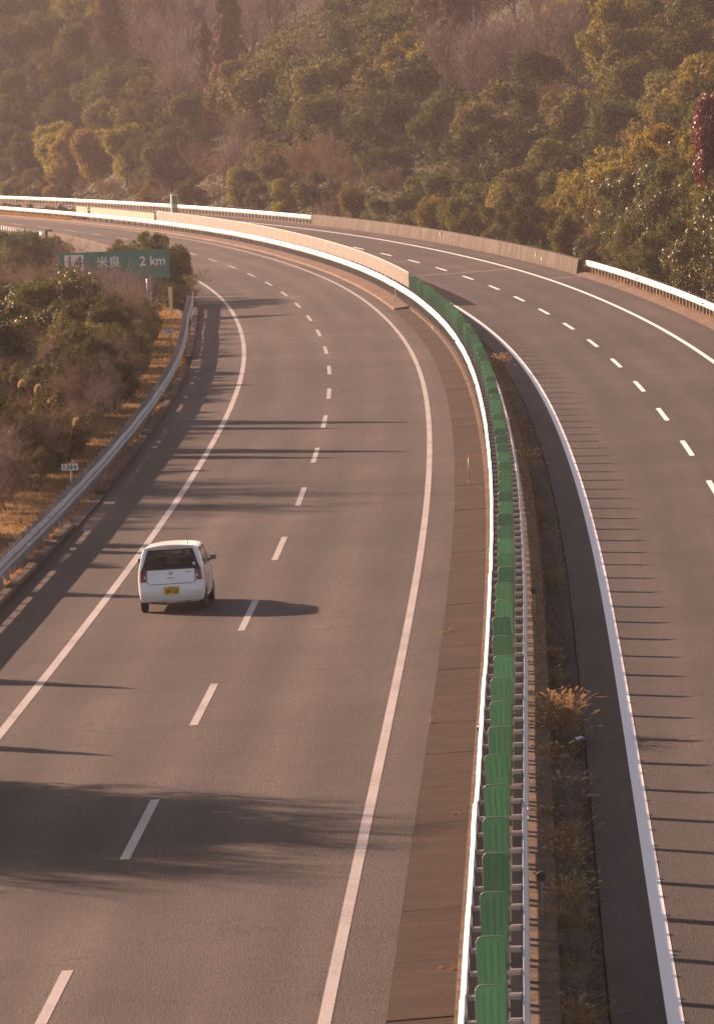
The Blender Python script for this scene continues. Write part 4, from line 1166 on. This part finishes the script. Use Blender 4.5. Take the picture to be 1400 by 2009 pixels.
for ri, u0 in enumerate(hill_u):
    s = 548.0 if ri < 3 else (470.0 if ri < 5 else 400.0)
    while s < 880:
        ss_ = s + random.uniform(-2.5, 2.5); u = u0 + random.uniform(-2.2, 2.2) * (0.6 if ri == 0 else 1.0)
        p = G(ss_, u); sc = random.uniform(1.05, 1.6) * (0.72 if ri == 0 else 1.0)
        X, Y = project(p.x, p.y, p.z + 4.5 * sc); Xb, Yb = project(p.x, p.y, p.z + 8 * sc)
        if -70 < X < 1480 and Y > -65:
            k = kind_at(X, Y)
            if k in ('bamboo',): sc *= 0.85
            if k == 'brush': sc *= 1.25
            plant(k, ss_, u, sc, 'in hillside row %s' % NUM[ri + 1], HILL, random.uniform(0.9, 1.15))
        s += random.uniform(6.0, 9.0) * (1 + 0.05 * ri)
# --- brushwood and bushes at the foot of the hill behind the far guardrail
px = -30
while px < 590:
    s = float(np.interp(px, [-30, 0, 300, 600], [722, 716, 626, 535])) + random.uniform(0, 4)
    k = 'brush' if 90 < px < 400 and random.random() < 0.75 else random.choice(['olive', 'gold', 'dark', 'busho'])
    plant(k, s, 18.4 + random.uniform(0.4, 2.2), (random.uniform(0.55, 0.85) if k != 'busho' else random.uniform(1.0, 1.5)) * (0.75 if k in ('olive', 'gold', 'dark') else 1), 'just behind the far guardrail', 'bushes behind the far guardrail')
    px += random.uniform(20, 34)
# --- trees behind the concrete wall
for ri, (u0, n, h0, h1) in enumerate(((20.0, 21, 0.42, 0.62), (24.5, 17, 0.75, 1.0), (30, 16, 0.95, 1.25), (37, 13, 0.95, 1.25), (45, 12, 0.95, 1.2))):
    for i in range(n):
        s = 384 + (545 - 384) * (i + random.uniform(0.2, 0.8)) / n
        if ri == 0: k = random.choice(['olive', 'dark', 'brush', 'gold', 'olive'])
        else:
            k = random.choice(['gold', 'gold', 'olive', 'olive', 'dark', 'wide']) if s < 480 else random.choice(['olive', 'dark', 'wided', 'olive', 'gold'])
            if s > 470 and random.random() < 0.15: k = 'brush'
        sc = random.uniform(h0, h1)
        plant(k, s, u0 + random.uniform(-1.4, 1.4), sc, 'in row %s behind the concrete wall' % NUM[ri + 1], 'trees behind the concrete wall', random.uniform(0.9, 1.1))
# --- thicket on the right behind the white guardrail
for ri, (u0, s0, s1, n, h0, h1) in enumerate(((19.3, 262, 380, 34, 0.75, 1.15), (22.5, 270, 385, 26, 0.72, 0.98), (27, 280, 392, 22, 0.95, 1.2), (33, 290, 400, 18, 1.0, 1.25), (40, 300, 410, 14, 1.0, 1.25))):
    for i in range(n):
        s = s0 + (s1 - s0) * (i + random.uniform(0.2, 0.8)) / n
        k = random.choice(['bush', 'bush', 'looseg', 'busho', 'bush']) if ri == 0 else random.choice(['near', 'near', 'neargold', 'nearolive', 'near', 'nearolive'])
        sc = random.uniform(h0, h1)
        plant(k, s, u0 + random.uniform(-0.8, 1.2), sc, 'in row %s behind the right guardrail' % NUM[ri + 1], 'thicket behind the right guardrail', random.uniform(0.95, 1.15))
for s, px in ((338, 1428),):
    u = u_at(px, s); plant('red', s, u, 0.74, 'at the right edge of the thicket', 'red trees at the right edge', 2.1)

# --- left side: trees and shrubs below the road shoulder
LG = 'roadside trees left of the guardrail'
left = [  # kind, px, s, scale
    ('loose', 250, 349, 0.90), ('busho', 292, 352, 1.35), ('nearolive', 300, 356, 0.72), ('loose', 345, 362, 0.72), ('busho', 330, 358, 1.15), ('brushn', 370, 368, 0.60), ('bushd', 335, 350, 0.75), ('bushd', 345, 344, 0.55),
    ('brushp', 185, 328, 0.98), ('brushn', 150, 327, 1.08), ('looseg', 128, 328, 0.80), ('brushp', 238, 326, 0.88), ('brushn', 215, 330, 0.86), ('brushp', 205, 322, 0.92), ('brushp', 245, 318, 0.98), ('brushn', 175, 316, 0.90), ('looseg', 135, 320, 1.0), ('brushp', 265, 310, 0.82), ('brushp', 225, 305, 0.85), ('looseg', 90, 310, 1.05), ('brushn', 265, 298, 0.62),
    ('near', 40, 300, 0.80), ('nearolive', 120, 296, 0.80), ('near', 5, 285, 0.85), ('looseg', 150, 288, 1.1), ('bushd', 210, 290, 1.35), ('bushd', 240, 284, 1.05), ('nearolive', 75, 276, 0.78), ('near', 20, 262, 0.78),
    ('nearolive', 150, 270, 0.66), ('bushd', 205, 268, 1.2), ('bushd', 180, 258, 1.25), ('near', 105, 256, 0.70), ('brushn', 60, 250, 1.0), ('brushn', 20, 244, 1.05), ('bushd', 150, 246, 1.2), ('brushn', 90, 238, 0.92), ('bushd', 175, 244, 0.85),
    ('bushd', 125, 232, 1.05), ('brushn', 40, 226, 0.95), ('near', 0, 232, 0.72), ('bushd', 90, 220, 0.9), ('brushn', 15, 212, 0.85), ('bushd', 60, 212, 0.8), ('brushn', 45, 204, 0.66), ('brushn', 85, 206, 0.52), ('brushn', 10, 196, 0.62), ('busho', 2, 204, 0.8),
]
for i in range(30):                              # bushes along the foot of the verge
    s = 190 + 3.9 * i + random.uniform(-1.5, 1.5)
    left.append((random.choice(['bushd', 'brushn', 'bushd', 'busho', 'loose', 'brushn']), None, s, random.uniform(0.85, 1.2) * float(np.interp(s, [200, 230, 290, 310], [0.7, 1.1, 1.15, 0.8]))))
for s, sc, k in ((188, 0.55, 'brushn'), (192, 0.62, 'brushn'), (196, 0.55, 'brushn'), (199, 0.7, 'brushn'), (203, 0.7, 'brushn'), (207, 0.75, 'brushn'), (184, 0.4, 'brushn'), (179, 0.4, 'brushn'), (210, 0.8, 'brushn')):
    left.append((k, -1, s, sc))
for i in range(44):                              # brown tangle filling the near end of the bank
    s = 166 + 2.0 * i
    plant(random.choice(['brushn', 'brushn', 'brushp', 'brushn', 'loose']), s, random.choice([-7.9, -8.6, -9.6, -10.8]) + random.uniform(-0.3, 0.3), random.uniform(0.5, 0.85), 'in the tangle left of the near guardrail', LG)
for k, px, s, sc in left:
    if px is None or px == -1:
        plant(k, s, -8.15 + random.uniform(-0.5, 0.4) if px is None else -8.0 + random.uniform(-0.8, 0.3), sc, 'at the verge edge left of the guardrail', LG); continue
    plant(k, s, u_at(px, s), sc, 'left of the road below the sign' if s > 300 else 'on the left bank beyond the guardrail', LG)
for k, px, s, sc in (('dark', 10, 470, 0.95), ('dark', 42, 478, 0.88), ('olive', -10, 455, 0.95), ('bushd', 72, 488, 1.75), ('busho', 20, 440, 1.9), ('bushd', 55, 462, 1.9), ('dark', -30, 480, 1.1), ('brushn', 110, 470, 1.1), ('brushn', 140, 455, 1.0), ('brushn', 90, 500, 1.1), ('brushn', 40, 430, 1.3), ('brushn', 90, 448, 0.75), ('brushn', 60, 420, 0.9), ('brushn', 20, 405, 0.95), ('brushn', 115, 430, 0.7), ('brushn', 150, 415, 0.8), ('brushn', 85, 398, 0.8), ('brushn', 170, 400, 0.7)):
    plant(k, s, u_at(px, s), sc, 'at far left before the retaining wall', 'bushes at the far left')
# clipped hedge on the far median
for i in range(13):
    plant('bushd' if i % 3 else 'busho', 603 + 7.5 * i + random.uniform(-1, 1), 6.75, random.uniform(0.42, 0.55), 'in the far median hedge', 'far median hedge')
    pending[-1]['p'] = P(603 + 7.5 * i, 6.6, -0.05)
# trees out of the frame on the left whose shadows cross the road
sh = [ # shadow tip (s, u) on the road, kind
    (217.6, 1.2, 'cedar'), (200.5, 1.0, 'cedar'), (215.2, 0.2, 'cedar'), (198.0, 0.4, 'cedar'), (96.4, 3.7, 'nearbare'), (94.0, 3.0, 'nearbare'), (92.5, 2.0, 'nearbare'), (99.0, 2.6, 'nearbare'),
    (216.4, 2.5, 'cedar'), (199.2, 2.4, 'cedar'), (174, 0.9, 'nearbare'), (180, 0.0, 'nearbare'), (186, -1.0, 'nearbare'), (124, -1.6, 'cedar'), (111.5, -1.3, 'cedar'),
    (97, 2.9, 'loose'), (101, 1.0, 'nearbare'), (99, 1.2, 'loose'), (94.5, 1.4, 'nearbare'), (96, 0.5, 'loose'), (103, -1.0, 'loose'), (98, -2.0, 'dark'), (100, 2.0, 'loose'), (95.5, 2.2, 'loose'), (163, -3.2, 'dark'), (156, -3.6, 'olive'), (145.5, -1.5, 'cedar'), (159, -1.6, 'cedar')]
for i, (s, u, k) in enumerate(sh):
    tip = P(s, u); unit = {'dark': 6.2, 'olive': 6.2, 'wide': 5.0, 'loose': 4.2, 'cedar': 9.3, 'nearbare': 6.4}[k]; rad = {'dark': 2.8, 'olive': 2.8, 'wide': 3.4, 'loose': 2.0, 'cedar': 2.2, 'nearbare': 2.6}[k]
    for t in np.arange(10, 90, 0.5):            # towards the sun until the whole crown is clear of the frame
        q = tip + sun_dir * t
        sl_ = s + t * math.cos(SUN_EL) * math.cos(SUN_AZ + head(s)); ul_ = u - t * math.cos(SUN_EL) * math.sin(SUN_AZ + head(s))
        if ul_ > -9: continue
        gz = float(ground(sl_, ul_)); sc = (q.z - gz) / unit
        gp = G(sl_, ul_)
        if project(gp.x + rad * sc, gp.y, gp.z + 4 * sc)[0] < -15: break
    plant(k, sl_, ul_, sc, 'past the left frame edge', 'trees casting shadows across the near road')
flush_plants()

# ------------------------------------------------------------------ weeds, grass, small things
def weed(seed, n, H, spread, heads, head_len=0.09):
    r = np.random.default_rng(seed); segs = []; hp = []; hd = []
    for i in range(n):
        a = r.uniform(0, 6.28); b = np.array([r.normal(0, spread * .25), r.normal(0, spread * .25), -0.03]); h = H * r.uniform(0.35, 1.1); reach = spread * r.uniform(0.2, 1.0)
        t = np.linspace(0, 1, 5); c = b + np.outer(t ** 1.8 * reach, [math.cos(a), math.sin(a), 0]) + np.outer(h * (t - 0.22 * t ** 3), [0, 0, 1])
        for j in range(4): segs.append((c[j], c[j + 1], 0.006 * (1 - .7 * t[j]), 0.006 * (1 - .7 * t[j + 1])))
        for _ in range(3):
            j = r.integers(1, 5); d = rdir(r, 1)[0]; d[2] = abs(d[2]) * 0.7; segs.append((c[j], c[j] + d * 0.16 * r.uniform(.4, 1.2), 0.005, 0.002))
        if r.uniform() < heads: hp.append(c[-1]); hd.append(c[-1] - c[-2])
    v, f = ribbons(segs, r, 1); st = mesh_np('stems', v, f)
    hd_me = None
    if hp:
        b = MB()
        for p, d in zip(hp, hd):
            p = Vector(p); d = Vector(d).normalized() * head_len
            b.tube([p, p + d * 0.35 + Vector((0, 0, -0.004)), p + d * 0.8 + Vector((0, 0, -0.012)), p + d * 1.1 + Vector((0, 0, -0.03))], [0.003, 0.014, 0.012, 0.002], 5)
        hd_me = b.mesh('seed_heads')
    return st, hd_me
WEED = [weed(200 + i, 150, 0.62, 0.34, 0.0) for i in range(3)] + [weed(210 + i, 170, 0.85, 0.42, 0.55) for i in range(2)] + [weed(220 + i, 70, 0.32, 0.22, 0.1) for i in range(2)]
wd = [ # s, u, variant, scale : dry weeds along the right edge of the median
    (112.5, 6.48, 3, 0.95), (111.3, 6.52, 4, 1.0), (110.0, 6.55, 0, 0.8), (108.6, 6.40, 5, 1.1), (105.6, 6.40, 1, 0.55), (103.4, 6.52, 2, 0.75), (101.6, 6.55, 0, 0.85), (99.5, 6.6, 1, 0.6), (96.6, 6.50, 2, 0.7), (93.4, 6.5, 4, 0.55), (92.0, 6.45, 5, 0.9),
    (89.6, 6.45, 1, 0.55), (87.4, 6.5, 2, 0.65), (84.6, 6.5, 0, 0.6), (81.8, 6.5, 1, 0.62), (78.3, 6.5, 6, 1.2), (75.0, 6.5, 2, 0.6), (106.8, 6.25, 6, 0.8), (98.0, 6.22, 6, 0.7), (94.8, 6.3, 5, 0.6), (115.5, 6.4, 6, 0.9),
    (119.0, 6.42, 0, 0.45), (123.5, 6.42, 5, 0.9), (128, 6.42, 6, 0.8), (146.0, 6.55, 1, 0.7), (150.5, 6.52, 2, 0.8), (157.5, 6.5, 0, 0.7), (163, 6.45, 5, 0.9), (172, 6.4, 1, 0.6), (178, 6.4, 2, 0.65), (184, 6.4, 0, 0.6), (190, 6.4, 3, 0.7), (196, 6.4, 1, 0.75), (203, 6.35, 2, 0.7),
    (212, 6.35, 0, 0.75), (220, 6.4, 1, 0.8), (228, 6.4, 2, 0.85), (236, 6.4, 0, 0.85), (244, 6.4, 1, 0.9), (251, 6.5, 3, 1.0), (257, 6.4, 2, 0.8), (264, 6.4, 0, 0.7),
    (104.6, 6.48, 0, 0.9), (102.4, 6.5, 6, 1.5), (100.5, 6.5, 2, 0.9), (98.2, 6.48, 0, 0.85), (95.4, 6.5, 1, 0.85), (91.2, 6.5, 0, 0.8), (88.4, 6.5, 4, 0.7), (86.2, 6.48, 1, 0.8), (83.2, 6.5, 2, 0.8), (80.0, 6.5, 0, 0.8), (76.5, 6.5, 1, 0.8), (168, 6.42, 0, 0.7), (187, 6.42, 2, 0.75), (208, 6.4, 1, 0.8), (216, 6.4, 2, 0.85), (224, 6.4, 0, 0.85), (232, 6.4, 1, 0.9), (240, 6.4, 2, 0.9)]
for i, (s, u, k, sc) in enumerate(sorted(wd)):
    lab = 'dry brown weed clump in the median gutter, %s from the near end' % nth(i + 1)
    e = empty('weed_clump', label=lab, cat='weeds', group='weed clumps along the median gutter')
    e.matrix_world = Matrix.Translation(P(s, u + 0.02, -0.06)) @ Matrix.Rotation(random.uniform(0, 6.28), 4, 'Z') @ Matrix.Diagonal((sc * 1.15, sc * 1.35, sc * 1.3, 1))
    st, hd = WEED[k]
    link_mesh('stems', st, M['straw'] if k in (1, 3, 4, 5, 6) else M['twig'], e)
    if hd: tag(link_mesh('seed_heads', hd, M['seed'], e), kind='stuff')
for i, (s, u) in enumerate(((81.6, 4.55), (81.7, 4.85), (81.5, 5.02), (99.3, 5.0), (122.5, 5.0), (113.6, 4.27), (116.5, 4.27), (131.8, 4.28), (132.2, 4.40), (141, 4.27), (172, 4.27), (190.5, 4.27), (255.5, 4.25), (98.9, 4.85))):
    e = empty('weed_tuft', label='small straw weed tuft in a joint of the median slabs, %s from the near end' % nth(i + 1), cat='weeds', group='weed tufts in the slab joints')
    e.matrix_world = Matrix.Translation(PL(s, u, 0.0)) @ Matrix.Rotation(random.uniform(0, 6.28), 4, 'Z') @ Matrix.Diagonal((0.28, 0.16, 0.12 + 0.13 * (i % 3), 1))
    st, hd = WEED[5 + i % 2]
    link_mesh('stems', st, M['straw'], e)
    if hd: tag(link_mesh('seed_heads', hd, M['seed'], e), kind='stuff')
# pampas plumes at the left
for i, (px, s, h) in enumerate(((134, 196, 1.55), (101, 202, 1.9), (80, 205, 2.2), (45, 208, 2.35), (38, 210, 2.5))):
    p = G(s, u_at(px - 8, s))
    e = empty('pampas_stalk', label='pale pampas plume on a thin stalk, %s' % ('rightmost, nearest the guardrail' if i == 0 else '%s from the right on the left bank' % nth(i + 1)), cat='grass plume', group='pampas plumes on the left bank')
    e.matrix_world = Matrix.Translation(p)
    dx = (0.22, 0.05, 0.02, 0.04, -0.03)[i] * h
    b = MB(); b.tube([(0, 0, -0.1), (dx * .35, 0, h * .5), (dx, 0, h)], [0.012, 0.009, 0.005], 5); link_mesh('stalk', b.mesh('stalk'), M['straw'], e)
    r = np.random.default_rng(400 + i); n = 220; t = r.uniform(0, 1, n)
    c = np.stack([dx + t * t * 0.16, np.zeros(n), h - 0.05 + 0.36 * t - 0.16 * t ** 3], 1) + rdir(r, n) * (0.034 * np.sin(np.clip(t * 2.8 + .3, 0, 3.14)))[:, None]
    v, f = quads(c, rdir(r, n), np.tile([0.4, 0, 0.5], (n, 1)) + rdir(r, n) * 0.5, r.uniform(0.05, 0.12, n), r.uniform(0.008, 0.016, n))
    link_mesh('plume', mesh_np('plume', v, f), M['seed'], e)
# dry grass: verges and banks (uncountable)
def grass(name, n, sf, uf, hf, label, lean=0.5, w=0.012, sink=0.03, zsurf=None):
    r = np.random.default_rng(abs(hash(name)) % 999 if False else len(name)); s = sf(r, n); u = uf(r, n, s); h = hf(r, n)
    X, Y = xy(s, u); Z = (ground(s, u) if zsurf is None else zsurf(s, u)) - sink
    a = r.uniform(0, 6.28, n); d = np.stack([np.cos(a), np.sin(a), np.zeros(n)], 1)
    b = np.stack([-np.sin(a), np.cos(a), np.zeros(n)], 1) * (w * r.uniform(.6, 1.4, n))[:, None]
    p = np.stack([X, Y, Z], 1); ln = d * (h * lean * r.uniform(0.1, 1.2, n))[:, None]; up = np.zeros((n, 3)); up[:, 2] = h
    v = np.stack([p - b, p + b, p + ln * .5 + up * .6 + b * .7, p + ln * 1.2 + up], 1).reshape(-1, 3)
    o = link_mesh(name, mesh_np(name, v, np.arange(n * 4).reshape(-1, 4)), M['verge'])
    tag(o, label, 'grass', kind='stuff'); return o
grass('verge_grass', 60000, lambda r, n: 100 + 260 * r.uniform(0, 1, n), lambda r, n, s: -6.3 - 4.2 * r.uniform(0, 1, n) ** 1.2, lambda r, n: r.uniform(0.05, 0.16, n), 'dry orange grass on the verge behind the left guardrail', 0.8)
grass('bank_grass', 70000, lambda r, n: 150 + 340 * r.uniform(0, 1, n), lambda r, n, s: -9.0 - 7 * r.uniform(0, 1, n), lambda r, n: r.uniform(0.15, 0.55, n), 'tall brown dead grass on the left bank under the shrubs', 0.6)
grass('kerb_grass', 9000, lambda r, n: 100 + 256 * r.uniform(0, 1, n), lambda r, n, s: uk(s) - 0.28 - 0.22 * r.uniform(0, 1, n), lambda r, n: r.uniform(0.03, 0.10, n), 'short dry grass between the left kerb and the guardrail', 0.9, 0.01, 0.0)
grass('shoulder_grass', 16000, lambda r, n: 240 + 128 * r.uniform(0, 1, n), lambda r, n, s: 17.36 + 1.4 * r.uniform(0, 1, n), lambda r, n: r.uniform(0.05, 0.2, n), 'dry orange grass under the right guardrail', 0.8)
grass('far_median_grass', 9000, lambda r, n: 598 + 130 * r.uniform(0, 1, n), lambda r, n, s: 4.35 + 0.75 * r.uniform(0, 1, n), lambda r, n: r.uniform(0.10, 0.32, n), 'orange dry grass along the far median edge', 0.5, 0.03, 0.0, lambda s, u: zl(s, u) + 0.10)
grass('gutter_litter', 9000, lambda r, n: 72 + 195 * r.uniform(0, 1, n) ** 0.8, lambda r, n, s: 6.15 + 0.6 * r.uniform(0, 1, n) ** 1.3, lambda r, n: r.uniform(0.03, 0.13, n), 'dead grass and litter along the median gutter', 0.9, 0.005, 0.02, lambda s, u: np.where(u < 6.36, zl(s, u) + 0.06, zr(s, u) - 0.12))
# undergrowth that hides the forest floor
def undergrowth(name, n, s0, s1, u0, u1, mat, label, size):
    r = np.random.default_rng(len(name)); s = r.uniform(s0, s1, n); u = u0 + (u1 - u0) * r.uniform(0, 1, n) ** 1.3
    X, Y = xy(s, u); hh = r.uniform(0, 1, n) ** 2 * (0.6 + 0.6 * (np.sin(s * .9 + u) * np.sin(u * 1.1 - s * .4)))
    p = np.stack([X, Y, ground(s, u) + np.abs(hh)], 1); L = size * r.uniform(0.6, 1.4, n)
    v, f = quads(p, rdir(r, n) + np.array([0, 0, 0.3]), rdir(r, n), L, L * 0.5)
    tag(link_mesh(name, mesh_np(name, v, f), mat), label, 'undergrowth', kind='stuff')
undergrowth('hillside_undergrowth', 160000, 530, 900, 19.5, 140, M['leaf_dark'], 'low scrub covering the far hillside between the trees', 0.3)
undergrowth('thicket_undergrowth', 40000, 255, 545, 18.8, 50, M['leaf_dark'], 'low scrub under the trees behind the right barrier', 0.3)
undergrowth('bank_undergrowth', 30000, 165, 480, -11, -30, M['twig_brown'], 'brown scrub under the trees on the left bank', 0.25)
# scraps of litter
for i, (s, u, h) in enumerate(((110.6, 6.85, 0.05), (102.8, 6.75, 0.05))):
    e = MB(); r = np.random.default_rng(500 + i)
    vs = [(x * 0.07 + r.normal(0, .012), y * 0.06 + r.normal(0, .012), 0.03 + abs(r.normal(0, .03))) for y in range(-1, 2) for x in range(-1, 2)]
    e.add(vs, [(a, a + 1, a + 4, a + 3) for a in (0, 1, 3, 4)])
    o = link_mesh('litter_scrap', e.mesh('litter_scrap'), M['sign_white'], mtx=frame(s, u, h) @ Matrix.Scale(1.6, 4)); tag(o, 'crumpled white plastic scrap in the median weeds, %s' % ('farther one by the seed heads' if i == 0 else 'nearer and flatter one'), 'litter')

# ------------------------------------------------------------------ haze
_b = MB(); _b.box((0, 455, 32.0), (600, 1140, 92))
hz = link_mesh('haze', _b.mesh('haze'), None)
hm = bpy.data.materials.new('haze_air'); hm.use_nodes = True
nt = hm.node_tree; nt.nodes.remove(nt.nodes['Principled BSDF'])
pv = node(nt, 'ShaderNodeVolumePrincipled')
pv.inputs['Color'].default_value = (0.96, 0.86, 0.92, 1)
pv.inputs['Density'].default_value = 0.00008
pv.inputs['Anisotropy'].default_value = 0.35
nt.links.new(pv.outputs[0], nt.nodes['Material Output'].inputs['Volume'])
hz.data.materials.append(hm)
tag(hz, 'warm morning haze over the road and hillside', 'haze', kind='stuff')
